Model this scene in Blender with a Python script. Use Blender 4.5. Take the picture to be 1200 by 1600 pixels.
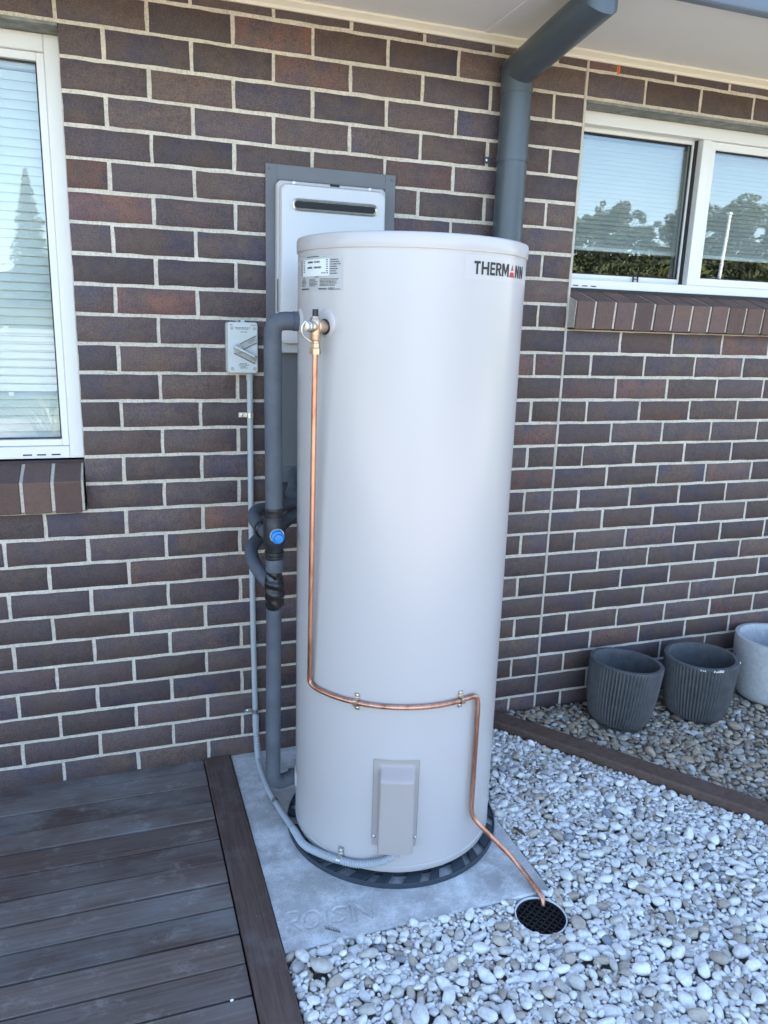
import bpy, bmesh, math, random
import numpy as np
from mathutils import Vector, Matrix
from math import radians as rad, sin, cos, pi, sqrt

random.seed(7)
rng = np.random.default_rng(7)
scene = bpy.context.scene
for o in list(bpy.data.objects):
    bpy.data.objects.remove(o, do_unlink=True)
C = scene.collection

# ------------------------------------------------------------------ camera, sky, sun, exposure
cam_d = bpy.data.cameras.new('camera')
cam = bpy.data.objects.new('camera', cam_d)
C.objects.link(cam)
scene.camera = cam
_r = Vector((0.94480662, -0.32614859, 0.03110555))
_u = Vector((0.04893414, 0.23435411, 0.97091895))
_d = Vector((0.32395356, 0.91580852, -0.23737912))
CAM = Vector((0.09625, -2.52402, 1.53380))
m = Matrix((_r, _u, -_d)).transposed().to_4x4()
m.translation = CAM
cam.matrix_world = m
cam_d.sensor_fit = 'HORIZONTAL'
cam_d.sensor_width = 36.0
cam_d.lens = 36.0 * 1203.07 / 1200.0
cam_d.clip_start = 0.05
cam_d.clip_end = 3000.0

SUN_EL, SUN_AZ = rad(40), rad(14)          # azimuth from +Y (behind the house) towards +X
world = bpy.data.worlds.new('World')
scene.world = world
world.use_nodes = True
wn = world.node_tree
wn.nodes.clear()
sky = wn.nodes.new('ShaderNodeTexSky')
sky.sky_type = 'NISHITA'
sky.sun_disc = False
sky.sun_elevation = SUN_EL
sky.sun_rotation = SUN_AZ
sky.air_density = 1.0
sky.dust_density = 1.0
sky.ozone_density = 1.0
bg = wn.nodes.new('ShaderNodeBackground')
bg.inputs['Strength'].default_value = 0.15
wo = wn.nodes.new('ShaderNodeOutputWorld')
wn.links.new(sky.outputs[0], bg.inputs[0])
wn.links.new(bg.outputs[0], wo.inputs[0])

sun_d = bpy.data.lights.new('sun', 'SUN')
sun_d.energy = 5.0
sun_d.angle = rad(0.5)
sun_d.color = (1.0, 0.95, 0.87)
sun = bpy.data.objects.new('sun', sun_d)
C.objects.link(sun)
sdir = Vector((sin(SUN_AZ) * cos(SUN_EL), cos(SUN_AZ) * cos(SUN_EL), sin(SUN_EL)))
sun.rotation_euler = sdir.to_track_quat('Z', 'Y').to_euler()
sun.location = sdir * 30

scene.render.engine = 'CYCLES'
scene.view_settings.view_transform = 'Standard'
scene.view_settings.look = 'None'
scene.view_settings.gamma = 1.0
scene.view_settings.exposure = 2.28
cy_ = scene.cycles
cy_.max_bounces = 6; cy_.diffuse_bounces = 3; cy_.glossy_bounces = 3; cy_.transmission_bounces = 4; cy_.transparent_max_bounces = 10
cy_.caustics_reflective = False; cy_.caustics_refractive = False

# ------------------------------------------------------------------ material helpers
class NT:
    def __init__(s, name):
        s.m = bpy.data.materials.new(name)
        s.m.use_nodes = True
        s.t = s.m.node_tree
        s.t.nodes.clear()
        s.out = s.t.nodes.new('ShaderNodeOutputMaterial')
    def n(s, typ, **kw):
        nd = s.t.nodes.new(typ)
        for k, v in kw.items():
            if k.startswith('_'):
                setattr(nd, k[1:], v)
            else:
                nd.inputs[k.replace('__', ' ')].default_value = v
        return nd
    def l(s, a, b):
        s.t.links.new(a, b)
    def pos(s):
        return s.n('ShaderNodeNewGeometry').outputs['Position']
    def objpos(s):
        return s.n('ShaderNodeTexCoord').outputs['Object']
    def noise(s, vec, scale, detail=4, rough=0.6):
        nd = s.n('ShaderNodeTexNoise', Scale=scale, Detail=detail, Roughness=rough)
        s.l(vec, nd.inputs['Vector'])
        return nd.outputs['Fac']
    def ramp(s, fac, stops):
        nd = s.n('ShaderNodeValToRGB')
        els = nd.color_ramp.elements
        while len(els) < len(stops):
            els.new(0.5)
        for e, (p, c) in zip(els, stops):
            e.position = p
            e.color = (*c, 1) if len(c) == 3 else c
        s.l(fac, nd.inputs[0])
        return nd.outputs[0]
    def mix(s, fac, a, b, mode='MIX'):
        nd = s.n('ShaderNodeMix', _data_type='RGBA', _blend_type=mode)
        for i, v in ((0, fac), (6, a), (7, b)):
            if hasattr(v, 'links'):
                s.l(v, nd.inputs[i])
            else:
                nd.inputs[i].default_value = v if i == 0 else ((*v, 1) if len(v) == 3 else v)
        return nd.outputs[2]
    def math(s, op, a, b=0.0, c=0.0):
        nd = s.n('ShaderNodeMath', _operation=op)
        for i, v in enumerate((a, b, c)):
            if hasattr(v, 'links'):
                s.l(v, nd.inputs[i])
            else:
                nd.inputs[i].default_value = v
        return nd.outputs[0]
    def map(s, vec, scale=(1, 1, 1), loc=(0, 0, 0), rot=(0, 0, 0)):
        nd = s.n('ShaderNodeMapping')
        nd.inputs['Scale'].default_value = scale
        nd.inputs['Location'].default_value = loc
        nd.inputs['Rotation'].default_value = rot
        s.l(vec, nd.inputs['Vector'])
        return nd.outputs[0]
    def bump(s, h, strength=0.3, dist=0.002):
        nd = s.n('ShaderNodeBump', Strength=strength, Distance=dist)
        s.l(h, nd.inputs['Height'])
        return nd.outputs[0]
    def principled(s, color, rough=0.5, metal=0.0, bump=None, spec=0.5, coat=0.0, coat_rough=0.1):
        p = s.n('ShaderNodeBsdfPrincipled')
        for k, v in (('Base Color', color), ('Roughness', rough), ('Metallic', metal), ('Specular IOR Level', spec)):
            if hasattr(v, 'links'):
                s.l(v, p.inputs[k])
            else:
                p.inputs[k].default_value = (*v, 1) if k == 'Base Color' else v
        p.inputs['Coat Weight'].default_value = coat
        p.inputs['Coat Roughness'].default_value = coat_rough
        if bump is not None:
            s.l(bump, p.inputs['Normal'])
        s.l(p.outputs[0], s.out.inputs['Surface'])
        return s.m

def simple(name, col, rough=0.5, metal=0.0, var=0.12, scale=8.0, bump=0.0, bscale=200.0, bdist=0.001, spec=0.5, coat=0.0, rvar=0.1):
    t = NT(name)
    P = t.pos()
    f = t.noise(P, scale, 5)
    a = tuple(max(0, c * (1 - var)) for c in col)
    b = tuple(min(1, c * (1 + var)) for c in col)
    c = t.ramp(f, [(0.3, a), (0.7, b)])
    f2 = t.noise(P, scale * 3.1, 4)
    r = t.math('MULTIPLY_ADD', f2, rvar * 2, max(0.0, rough - rvar))
    bn = t.bump(t.noise(P, bscale, 3), bump, bdist) if bump else None
    return t.principled(c, r, metal, bn, spec, coat)

MAT = {}
def brick_mat(name='brick_face', rust=0.0):
    t = NT(name)
    g = t.n('ShaderNodeNewGeometry')
    oi = t.n('ShaderNodeObjectInfo')
    rnd = t.math('FRACT', t.math('ADD', oi.outputs['Random'], g.outputs['Random Per Island']))
    r2 = t.math('FRACT', t.math('MULTIPLY', rnd, 37.7))
    r3 = t.math('FRACT', t.math('MULTIPLY', rnd, 91.3))
    cx = t.n('ShaderNodeCombineXYZ')
    t.l(t.math('MULTIPLY', rnd, 50), cx.inputs[0])
    t.l(t.math('MULTIPLY', r2, 50), cx.inputs[2])
    va = t.n('ShaderNodeVectorMath', _operation='ADD')
    t.l(g.outputs['Position'], va.inputs[0])
    t.l(cx.outputs[0], va.inputs[1])
    v = va.outputs[0]
    base = t.mix(r2, (0.096, 0.066, 0.058), (0.076, 0.058, 0.060))
    blue = t.ramp(t.noise(v, 8, 4, 0.6), [(0.42, (0, 0, 0)), (0.62, (1, 1, 1))])
    c = t.mix(t.math('MULTIPLY', blue, t.math('MULTIPLY_ADD', r3, 0.8, 0.15)), base, (0.054, 0.051, 0.082))
    brown = t.ramp(t.noise(v, 17, 6, 0.75), [(0.44, (0, 0, 0)), (0.68, (1, 1, 1))])
    c = t.mix(t.math('MULTIPLY', brown, t.math('MULTIPLY_ADD', rnd, 0.6, 0.15)), c, (0.138, 0.092, 0.062))
    red = t.ramp(r3, [(0.86, (0, 0, 0)), (1.0, (1, 1, 1))])
    c = t.mix(t.math('MULTIPLY', red, t.ramp(t.noise(v, 11, 3), [(0.35, (0, 0, 0)), (0.65, (1, 1, 1))])), c, (0.17, 0.080, 0.058))
    drk = t.ramp(t.noise(v, 48, 5, 0.75), [(0.50, (0, 0, 0)), (0.70, (1, 1, 1))])
    c = t.mix(t.math('MULTIPLY', drk, 0.55), c, (0.034, 0.028, 0.030))
    fine = t.noise(v, 240, 4, 0.75)
    c = t.mix(1.0, c, t.ramp(fine, [(0.3, (0.48, 0.47, 0.47)), (0.72, (1.55, 1.52, 1.5))]), 'MULTIPLY')
    spk = t.ramp(t.noise(v, 300, 2, 0.5), [(0.64, (0, 0, 0)), (0.71, (1, 1, 1))])
    c = t.mix(t.math('MULTIPLY', spk, 0.4), c, (0.20, 0.145, 0.09))
    r4 = t.math('FRACT', t.math('MULTIPLY', rnd, 173.9))
    if rust: c = t.mix(rust, c, t.mix(t.noise(v, 22, 5, 0.7), (0.085, 0.050, 0.044), (0.170, 0.092, 0.066)))
    cb = t.n('ShaderNodeCombineXYZ')
    for q in range(3): t.l(t.math('MULTIPLY_ADD', r4, 0.52, 0.93), cb.inputs[q])
    c = t.mix(1.0, c, cb.outputs[0], 'MULTIPLY')
    # lime smears near the joints, of their own shape
    sm = t.ramp(t.noise(v, 34, 6, 0.75), [(0.66, (0, 0, 0)), (0.80, (1, 1, 1))])
    c = t.mix(t.math('MULTIPLY', sm, 0.30), c, (0.36, 0.32, 0.27))
    h = t.math('ADD', t.noise(v, 230, 4, 0.7), t.math('MULTIPLY', t.noise(v, 45, 3), 1.2))
    rough = t.math('MULTIPLY_ADD', t.noise(v, 60, 3), 0.3, 0.42)
    return t.principled(c, rough, 0, t.bump(h, 0.7, 0.0026), 0.35)
MAT['brick'] = brick_mat()
MAT['sill_brick'] = brick_mat('sill_brick_face', 0.55)

def mortar_mat():
    t = NT('mortar')
    P = t.pos()
    c = t.ramp(t.noise(P, 5, 5, 0.6), [(0.3, (0.57, 0.515, 0.435)), (0.7, (0.71, 0.65, 0.56))])
    c = t.mix(1.0, c, t.ramp(t.noise(P, 160, 4, 0.7), [(0.28, (0.68, 0.66, 0.63)), (0.55, (1.05, 1.05, 1.05))]), 'MULTIPLY')
    pit = t.ramp(t.noise(P, 300, 2, 0.5), [(0.30, (1, 1, 1)), (0.36, (0, 0, 0))])
    c = t.mix(t.math('MULTIPLY', pit, 0.5), c, (0.16, 0.14, 0.12))
    h = t.math('ADD', t.noise(P, 120, 4, 0.7), t.math('MULTIPLY', t.noise(P, 30, 2), 1.5))
    return t.principled(c, 0.9, 0, t.bump(h, 0.7, 0.003), 0.2)
MAT['mortar'] = mortar_mat()

def deck_mat():
    t = NT('weathered_decking')
    g = t.n('ShaderNodeNewGeometry')
    oi = t.n('ShaderNodeObjectInfo')
    rnd = oi.outputs['Random']
    r2 = t.math('FRACT', t.math('MULTIPLY', rnd, 57.3))
    cx = t.n('ShaderNodeCombineXYZ')
    t.l(t.math('MULTIPLY', rnd, 9), cx.inputs[0])
    t.l(t.math('MULTIPLY', r2, 9), cx.inputs[1])
    va = t.n('ShaderNodeVectorMath', _operation='ADD')
    t.l(t.objpos(), va.inputs[0]); t.l(cx.outputs[0], va.inputs[1])
    v = va.outputs[0]
    grain = t.noise(t.map(v, (3, 110, 60)), 1.0, 6, 0.7)
    base = t.mix(r2, (0.100, 0.070, 0.059), (0.175, 0.132, 0.112))
    c = t.mix(1.0, base, t.ramp(grain, [(0.3, (0.62, 0.6, 0.6)), (0.7, (1.35, 1.33, 1.3))]), 'MULTIPLY')
    wp = t.pos()
    grey = t.ramp(t.noise(t.map(wp, (1.0, 2.2, 1)), 2.6, 6, 0.65), [(0.38, (0, 0, 0)), (0.64, (1, 1, 1))])
    gf = t.math('MULTIPLY', grey, t.math('MULTIPLY_ADD', rnd, 0.85, 0.25))
    c = t.mix(gf, c, t.mix(grain, (0.165, 0.157, 0.152), (0.275, 0.265, 0.258)))
    dust = t.ramp(t.noise(t.map(wp, (3, 5, 3), rot=(0, 0, 0.6)), 3.1, 8, 0.8), [(0.54, (0, 0, 0)), (0.74, (1, 1, 1))])
    c = t.mix(t.math('MULTIPLY', dust, 0.5), c, (0.46, 0.44, 0.425))
    spk = t.ramp(t.noise(wp, 70, 3, 0.6), [(0.735, (0, 0, 0)), (0.76, (1, 1, 1))])
    c = t.mix(t.math('MULTIPLY', spk, 0.5), c, (0.36, 0.35, 0.33))
    h = t.math('ADD', grain, t.math('MULTIPLY', t.noise(v, 60, 3), 0.4))
    rough = t.math('MULTIPLY_ADD', t.noise(wp, 12, 4), 0.3, 0.5)
    return t.principled(c, rough, 0, t.bump(h, 0.5, 0.0018), 0.25)
MAT['deck'] = deck_mat()

def sleeper_mat():
    t = NT('dark_stained_timber')
    v = t.objpos()
    grain = t.noise(t.map(v, (90, 6, 60)), 1.0, 6, 0.7)
    c = t.ramp(grain, [(0.3, (0.066, 0.043, 0.036)), (0.7, (0.145, 0.098, 0.082))])
    w = t.ramp(t.noise(v, 7, 6, 0.7), [(0.5, (0, 0, 0)), (0.75, (1, 1, 1))])
    c = t.mix(t.math('MULTIPLY', w, 0.6), c, (0.19, 0.175, 0.168))
    st = t.ramp(t.noise(t.map(v, (40, 4, 10)), 1.0, 7, 0.75), [(0.56, (0, 0, 0)), (0.72, (1, 1, 1))])
    c = t.mix(t.math('MULTIPLY', st, 0.35), c, (0.030, 0.022, 0.020))
    spk = t.ramp(t.noise(v, 75, 3, 0.6), [(0.74, (0, 0, 0)), (0.765, (1, 1, 1))])
    c = t.mix(t.math('MULTIPLY', spk, 0.5), c, (0.33, 0.31, 0.3))
    return t.principled(c, t.math('MULTIPLY_ADD', grain, 0.3, 0.45), 0, t.bump(grain, 0.4, 0.002), 0.25)
MAT['sleeper'] = sleeper_mat()

def edging_mat():
    t = NT('edging_timber')
    v = t.objpos()
    grain = t.noise(t.map(v, (60, 60, 60)), 1.0, 6, 0.7)
    c = t.ramp(grain, [(0.3, (0.085, 0.053, 0.041)), (0.7, (0.165, 0.108, 0.083))])
    w = t.ramp(t.noise(v, 9, 6, 0.7), [(0.5, (0, 0, 0)), (0.75, (1, 1, 1))])
    c = t.mix(t.math('MULTIPLY', w, 0.5), c, (0.13, 0.11, 0.10))
    return t.principled(c, 0.7, 0, t.bump(grain, 0.5, 0.002), 0.3)
MAT['edging'] = edging_mat()

def concrete_mat():
    t = NT('concrete')
    P = t.pos()
    c = t.ramp(t.noise(P, 6, 6, 0.65), [(0.32, (0.36, 0.355, 0.345)), (0.68, (0.58, 0.58, 0.58))])
    pale = t.ramp(t.noise(t.map(P, (1, 1, 1), (3, 1, 0)), 9, 7, 0.72), [(0.45, (0, 0, 0)), (0.62, (1, 1, 1))])
    c = t.mix(t.math('MULTIPLY', pale, 0.75), c, (0.80, 0.80, 0.80))
    brown = t.ramp(t.noise(t.map(P, (1, 1, 1), (7, 4, 0)), 4, 5, 0.6), [(0.55, (0, 0, 0)), (0.75, (1, 1, 1))])
    c = t.mix(t.math('MULTIPLY', brown, 0.5), c, (0.33, 0.285, 0.24))
    f = t.noise(P, 180, 4, 0.7)
    c = t.mix(1.0, c, t.ramp(f, [(0.3, (0.8, 0.8, 0.8)), (0.7, (1.12, 1.12, 1.12))]), 'MULTIPLY')
    h = t.math('ADD', f, t.noise(P, 25, 3))
    return t.principled(c, 0.75, 0, t.bump(h, 0.35, 0.0018), 0.35)
MAT['concrete'] = concrete_mat()

def pebble_mat(single):
    t = NT('pebble_single' if single else 'pebble_many')
    if single:
        col = t.n('ShaderNodeObjectInfo').outputs['Color']
    else:
        col = t.n('ShaderNodeAttribute', _attribute_name='col').outputs['Color']
    P = t.pos()
    f = t.noise(P, 60, 6, 0.7)
    c = t.mix(1.0, col, t.ramp(f, [(0.28, (0.72, 0.70, 0.67)), (0.62, (1.06, 1.06, 1.06))]), 'MULTIPLY')
    vein = t.ramp(t.noise(P, 32, 7, 0.75), [(0.49, (0, 0, 0)), (0.505, (1, 1, 1)), (0.52, (0, 0, 0))])
    c = t.mix(t.math('MULTIPLY', vein, 0.22), c, (0.25, 0.2, 0.15))
    return t.principled(c, 0.6, 0, t.bump(t.noise(P, 140, 4, 0.7), 0.25, 0.0015), 0.4)
MAT['pebble1'] = pebble_mat(True)
MAT['pebbleN'] = pebble_mat(False)

def glass_mat(name, ior):
    t = NT(name)
    fr = t.n('ShaderNodeFresnel')
    bf = t.n('ShaderNodeNewGeometry').outputs['Backfacing']
    t.l(t.math('MULTIPLY_ADD', bf, 1 / ior - ior, ior), fr.inputs['IOR'])
    tr = t.n('ShaderNodeBsdfTransparent', Color=(0.90, 0.94, 0.94, 1))
    P = t.pos()
    gl = t.n('ShaderNodeBsdfGlossy', Roughness=0.0)
    t.l(t.bump(t.noise(P, 1.6, 2), 0.06, 0.004), gl.inputs['Normal'])
    mx = t.n('ShaderNodeMixShader')
    t.l(fr.outputs[0], mx.inputs[0]); t.l(tr.outputs[0], mx.inputs[1]); t.l(gl.outputs[0], mx.inputs[2])
    t.l(mx.outputs[0], t.out.inputs['Surface'])
    return t.m
MAT['glass'] = glass_mat('window_glass', 1.75)
MAT['glass_coated'] = glass_mat('coated_window_glass', 2.1)

def copper_mat():
    t = NT('copper')
    P = t.pos()
    f = t.noise(t.map(P, (30, 30, 6)), 1.0, 5, 0.7)
    c = t.ramp(f, [(0.28, (0.30, 0.125, 0.075)), (0.50, (0.68, 0.33, 0.22)), (0.78, (0.86, 0.52, 0.40))])
    r = t.math('MULTIPLY_ADD', f, 0.3, 0.22)
    return t.principled(c, r, 1.0, t.bump(t.noise(P, 90, 3), 0.1, 0.001))
MAT['copper'] = copper_mat()

def lag_mat():
    t = NT('foam_lagging')
    P = t.pos()
    f = t.noise(P, 14, 5)
    c = t.ramp(f, [(0.3, (0.070, 0.081, 0.100)), (0.7, (0.106, 0.119, 0.142))])
    sc = t.ramp(t.noise(t.map(P, (30, 30, 260)), 1.0, 5, 0.7), [(0.62, (0, 0, 0)), (0.75, (1, 1, 1))])
    c = t.mix(t.math('MULTIPLY', sc, 0.35), c, (0.21, 0.23, 0.25))
    h = t.noise(t.map(P, (40, 40, 160)), 1.0, 4)
    return t.principled(c, 0.62, 0, t.bump(h, 0.35, 0.0016), 0.4)
MAT['lag'] = lag_mat()

def grass_mat():
    t = NT('grass')
    P = t.pos()
    c = t.ramp(t.noise(P, 0.12, 5, 0.6), [(0.3, (0.085, 0.115, 0.035)), (0.6, (0.15, 0.16, 0.06)), (0.8, (0.23, 0.20, 0.10))])
    f = t.noise(P, 14, 5, 0.7)
    c = t.mix(1.0, c, t.ramp(f, [(0.3, (0.6, 0.6, 0.6)), (0.7, (1.25, 1.25, 1.25))]), 'MULTIPLY')
    return t.principled(c, 0.9, 0, t.bump(f, 0.6, 0.03), 0.1)
MAT['grass'] = grass_mat()

def leaf_mat(name, a, b):
    t = NT(name)
    g = t.n('ShaderNodeNewGeometry')
    c = t.mix(g.outputs['Random Per Island'], a, b)
    return t.principled(c, 0.6, 0, None, 0.3)

def tank_mat():
    t = NT('tank_enamel')
    P = t.pos()
    c = t.ramp(t.noise(P, 0.8, 1), [(0.2, (0.525, 0.492, 0.488)), (0.8, (0.537, 0.504, 0.500))])
    # slow ripples of rolled sheet steel
    h = t.noise(t.map(P, (1.6, 1.6, 0.35)), 1.0, 1)
    return t.principled(c, 0.26, 0, t.bump(h, 0.08, 0.01), 0.65)
MAT['tank'] = tank_mat()
MAT['tank_dark'] = simple('tank_seam', (0.22, 0.21, 0.20), 0.6)
MAT['cover'] = simple('cover_plastic', (0.42, 0.375, 0.355), 0.36, var=0.02, scale=4, bump=0.04, bscale=600)
MAT['sticker'] = simple('sticker_film', (0.545, 0.515, 0.512), 0.25, var=0.01, rvar=0.02)
MAT['nameplate'] = simple('nameplate_film', (0.50, 0.50, 0.50), 0.4, var=0.02)
MAT['paper'] = simple('white_label', (0.82, 0.84, 0.84), 0.5, var=0.01)
MAT['ink'] = simple('black_ink', (0.018, 0.018, 0.020), 0.5)
MAT['ink_grey'] = simple('grey_ink', (0.11, 0.11, 0.12), 0.5)
MAT['red'] = simple('red_ink', (0.52, 0.03, 0.04), 0.45)
MAT['brass'] = simple('brass', (0.62, 0.46, 0.33), 0.38, metal=1.0, var=0.25, scale=60, bump=0.1, bscale=300)
MAT['steel'] = simple('galvanised_steel', (0.66, 0.66, 0.64), 0.33, metal=1.0, var=0.15, scale=50)
MAT['blackplastic'] = simple('black_plastic', (0.018, 0.019, 0.022), 0.42, var=0.2, bump=0.05)
MAT['tape'] = simple('black_tape', (0.010, 0.010, 0.011), 0.30, var=0.3, scale=40, bump=0.6, bscale=45, bdist=0.004)
MAT['blue'] = simple('blue_cap', (0.015, 0.23, 0.68), 0.35, var=0.05)
MAT['basegrey'] = simple('base_plastic', (0.038, 0.050, 0.066), 0.5, var=0.15, scale=20)
MAT['downpipe'] = simple('downpipe_paint', (0.070, 0.088, 0.108), 0.33, var=0.06, scale=5, spec=0.5, rvar=0.05)
MAT['gutter'] = simple('gutter_paint', (0.13, 0.165, 0.22), 0.35, var=0.05)
MAT['recess'] = simple('recess_box_paint', (0.135, 0.14, 0.155), 0.45, var=0.05, bump=0.05, bscale=500)
MAT['heater'] = simple('heater_enamel', (0.62, 0.62, 0.63), 0.36, var=0.015)
MAT['heater2'] = simple('heater_back', (0.50, 0.49, 0.50), 0.5, var=0.02)
MAT['dark'] = simple('dark_cavity', (0.012, 0.013, 0.015), 0.7)
MAT['pvc'] = simple('grey_pvc', (0.43, 0.46, 0.49), 0.42, var=0.05)
MAT['isolator'] = simple('isolator_plastic', (0.60, 0.64, 0.64), 0.38, var=0.02)
MAT['isolator2'] = simple('isolator_base', (0.40, 0.42, 0.40), 0.45, var=0.03)
MAT['frame'] = simple('white_upvc', (0.78, 0.78, 0.77), 0.36, var=0.02, scale=3)
MAT['rubber_and_gap'] = simple('gasket_and_gap_black', (0.014, 0.014, 0.016), 0.5)  # gaskets, and also the black strips that paint in dark gaps
MAT['blind'] = simple('blind_slats', (0.80, 0.81, 0.82), 0.55, var=0.03)
MAT['blind_dim'] = simple('dimmed_blind_slats', (0.46, 0.47, 0.47), 0.55, var=0.03)  # darker copy of the blind colour, standing in for weaker light on it
MAT['room'] = simple('room_paint', (0.30, 0.28, 0.26), 0.8)
MAT['soffit'] = simple('soffit_paint', (0.88, 0.86, 0.83), 0.6, var=0.03, scale=2, bump=0.03)
MAT['cornice'] = simple('cornice_paint', (0.83, 0.77, 0.64), 0.55, var=0.03)
MAT['roof'] = simple('roof_metal', (0.12, 0.13, 0.145), 0.5)
MAT['lintel'] = simple('lintel_steel', (0.22, 0.225, 0.21), 0.7, var=0.35, scale=25, bump=0.4, bscale=90)
MAT['sealant'] = simple('sealant', (0.50, 0.46, 0.39), 0.7, var=0.08)
MAT['pot_dark'] = simple('charcoal_pot', (0.095, 0.096, 0.101), 0.85, var=0.2, scale=30, bump=0.25, bscale=240)
MAT['pot_pale'] = simple('terrazzo_pot', (0.50, 0.50, 0.51), 0.75, var=0.14, scale=60, bump=0.3, bscale=160)
MAT['potsoil'] = simple('pot_inside', (0.022, 0.021, 0.021), 0.9, var=0.4, scale=60, bump=0.6, bscale=80)
MAT['soil'] = simple('soil', (0.42, 0.39, 0.34), 0.95, var=0.35, scale=30, bump=0.5, bscale=80, bdist=0.01)
MAT['fence'] = simple('fence_paint', (0.42, 0.45, 0.48), 0.6)
MAT['bounce_pale'] = simple('warm_bounce_ground', (0.56, 0.475, 0.385), 0.9, var=0.2, scale=12, bump=0.5, bscale=60, bdist=0.01)  # pale tan chosen to throw warm light back at the eaves
MAT['white_pvc'] = simple('white_pvc', (0.76, 0.77, 0.78), 0.4)
MAT['grate'] = simple('black_grate', (0.005, 0.005, 0.006), 0.8)
MAT['orange'] = simple('orange_tag', (0.75, 0.16, 0.03), 0.5)
MAT['chip'] = simple('bark', (0.07, 0.040, 0.028), 0.8, var=0.4, scale=60, bump=0.5)
MAT['feather_d'] = simple('feather_dark', (0.025, 0.024, 0.026), 0.6)
MAT['feather_p'] = simple('feather_pale', (0.42, 0.43, 0.44), 0.7)
MAT['bark'] = simple('tree_bark', (0.13, 0.10, 0.075), 0.9, var=0.3, bump=0.5, bscale=12, bdist=0.03)
MAT['leaf1'] = leaf_mat('leaf_eucalypt', (0.045, 0.065, 0.03), (0.085, 0.105, 0.05))
MAT['leaf2'] = leaf_mat('leaf_conifer', (0.055, 0.085, 0.040), (0.10, 0.14, 0.06))
MAT['leaf3'] = leaf_mat('leaf_shrub', (0.07, 0.09, 0.02), (0.20, 0.19, 0.05))
MAT['leaf4'] = leaf_mat('leaf_hedge', (0.014, 0.022, 0.011), (0.032, 0.045, 0.020))
MAT['straw'] = leaf_mat('straw_blades', (0.32, 0.30, 0.13), (0.55, 0.52, 0.32))
MAT['hill'] = simple('wooded_hill', (0.055, 0.075, 0.055), 0.95, var=0.4, scale=0.03)

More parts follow.
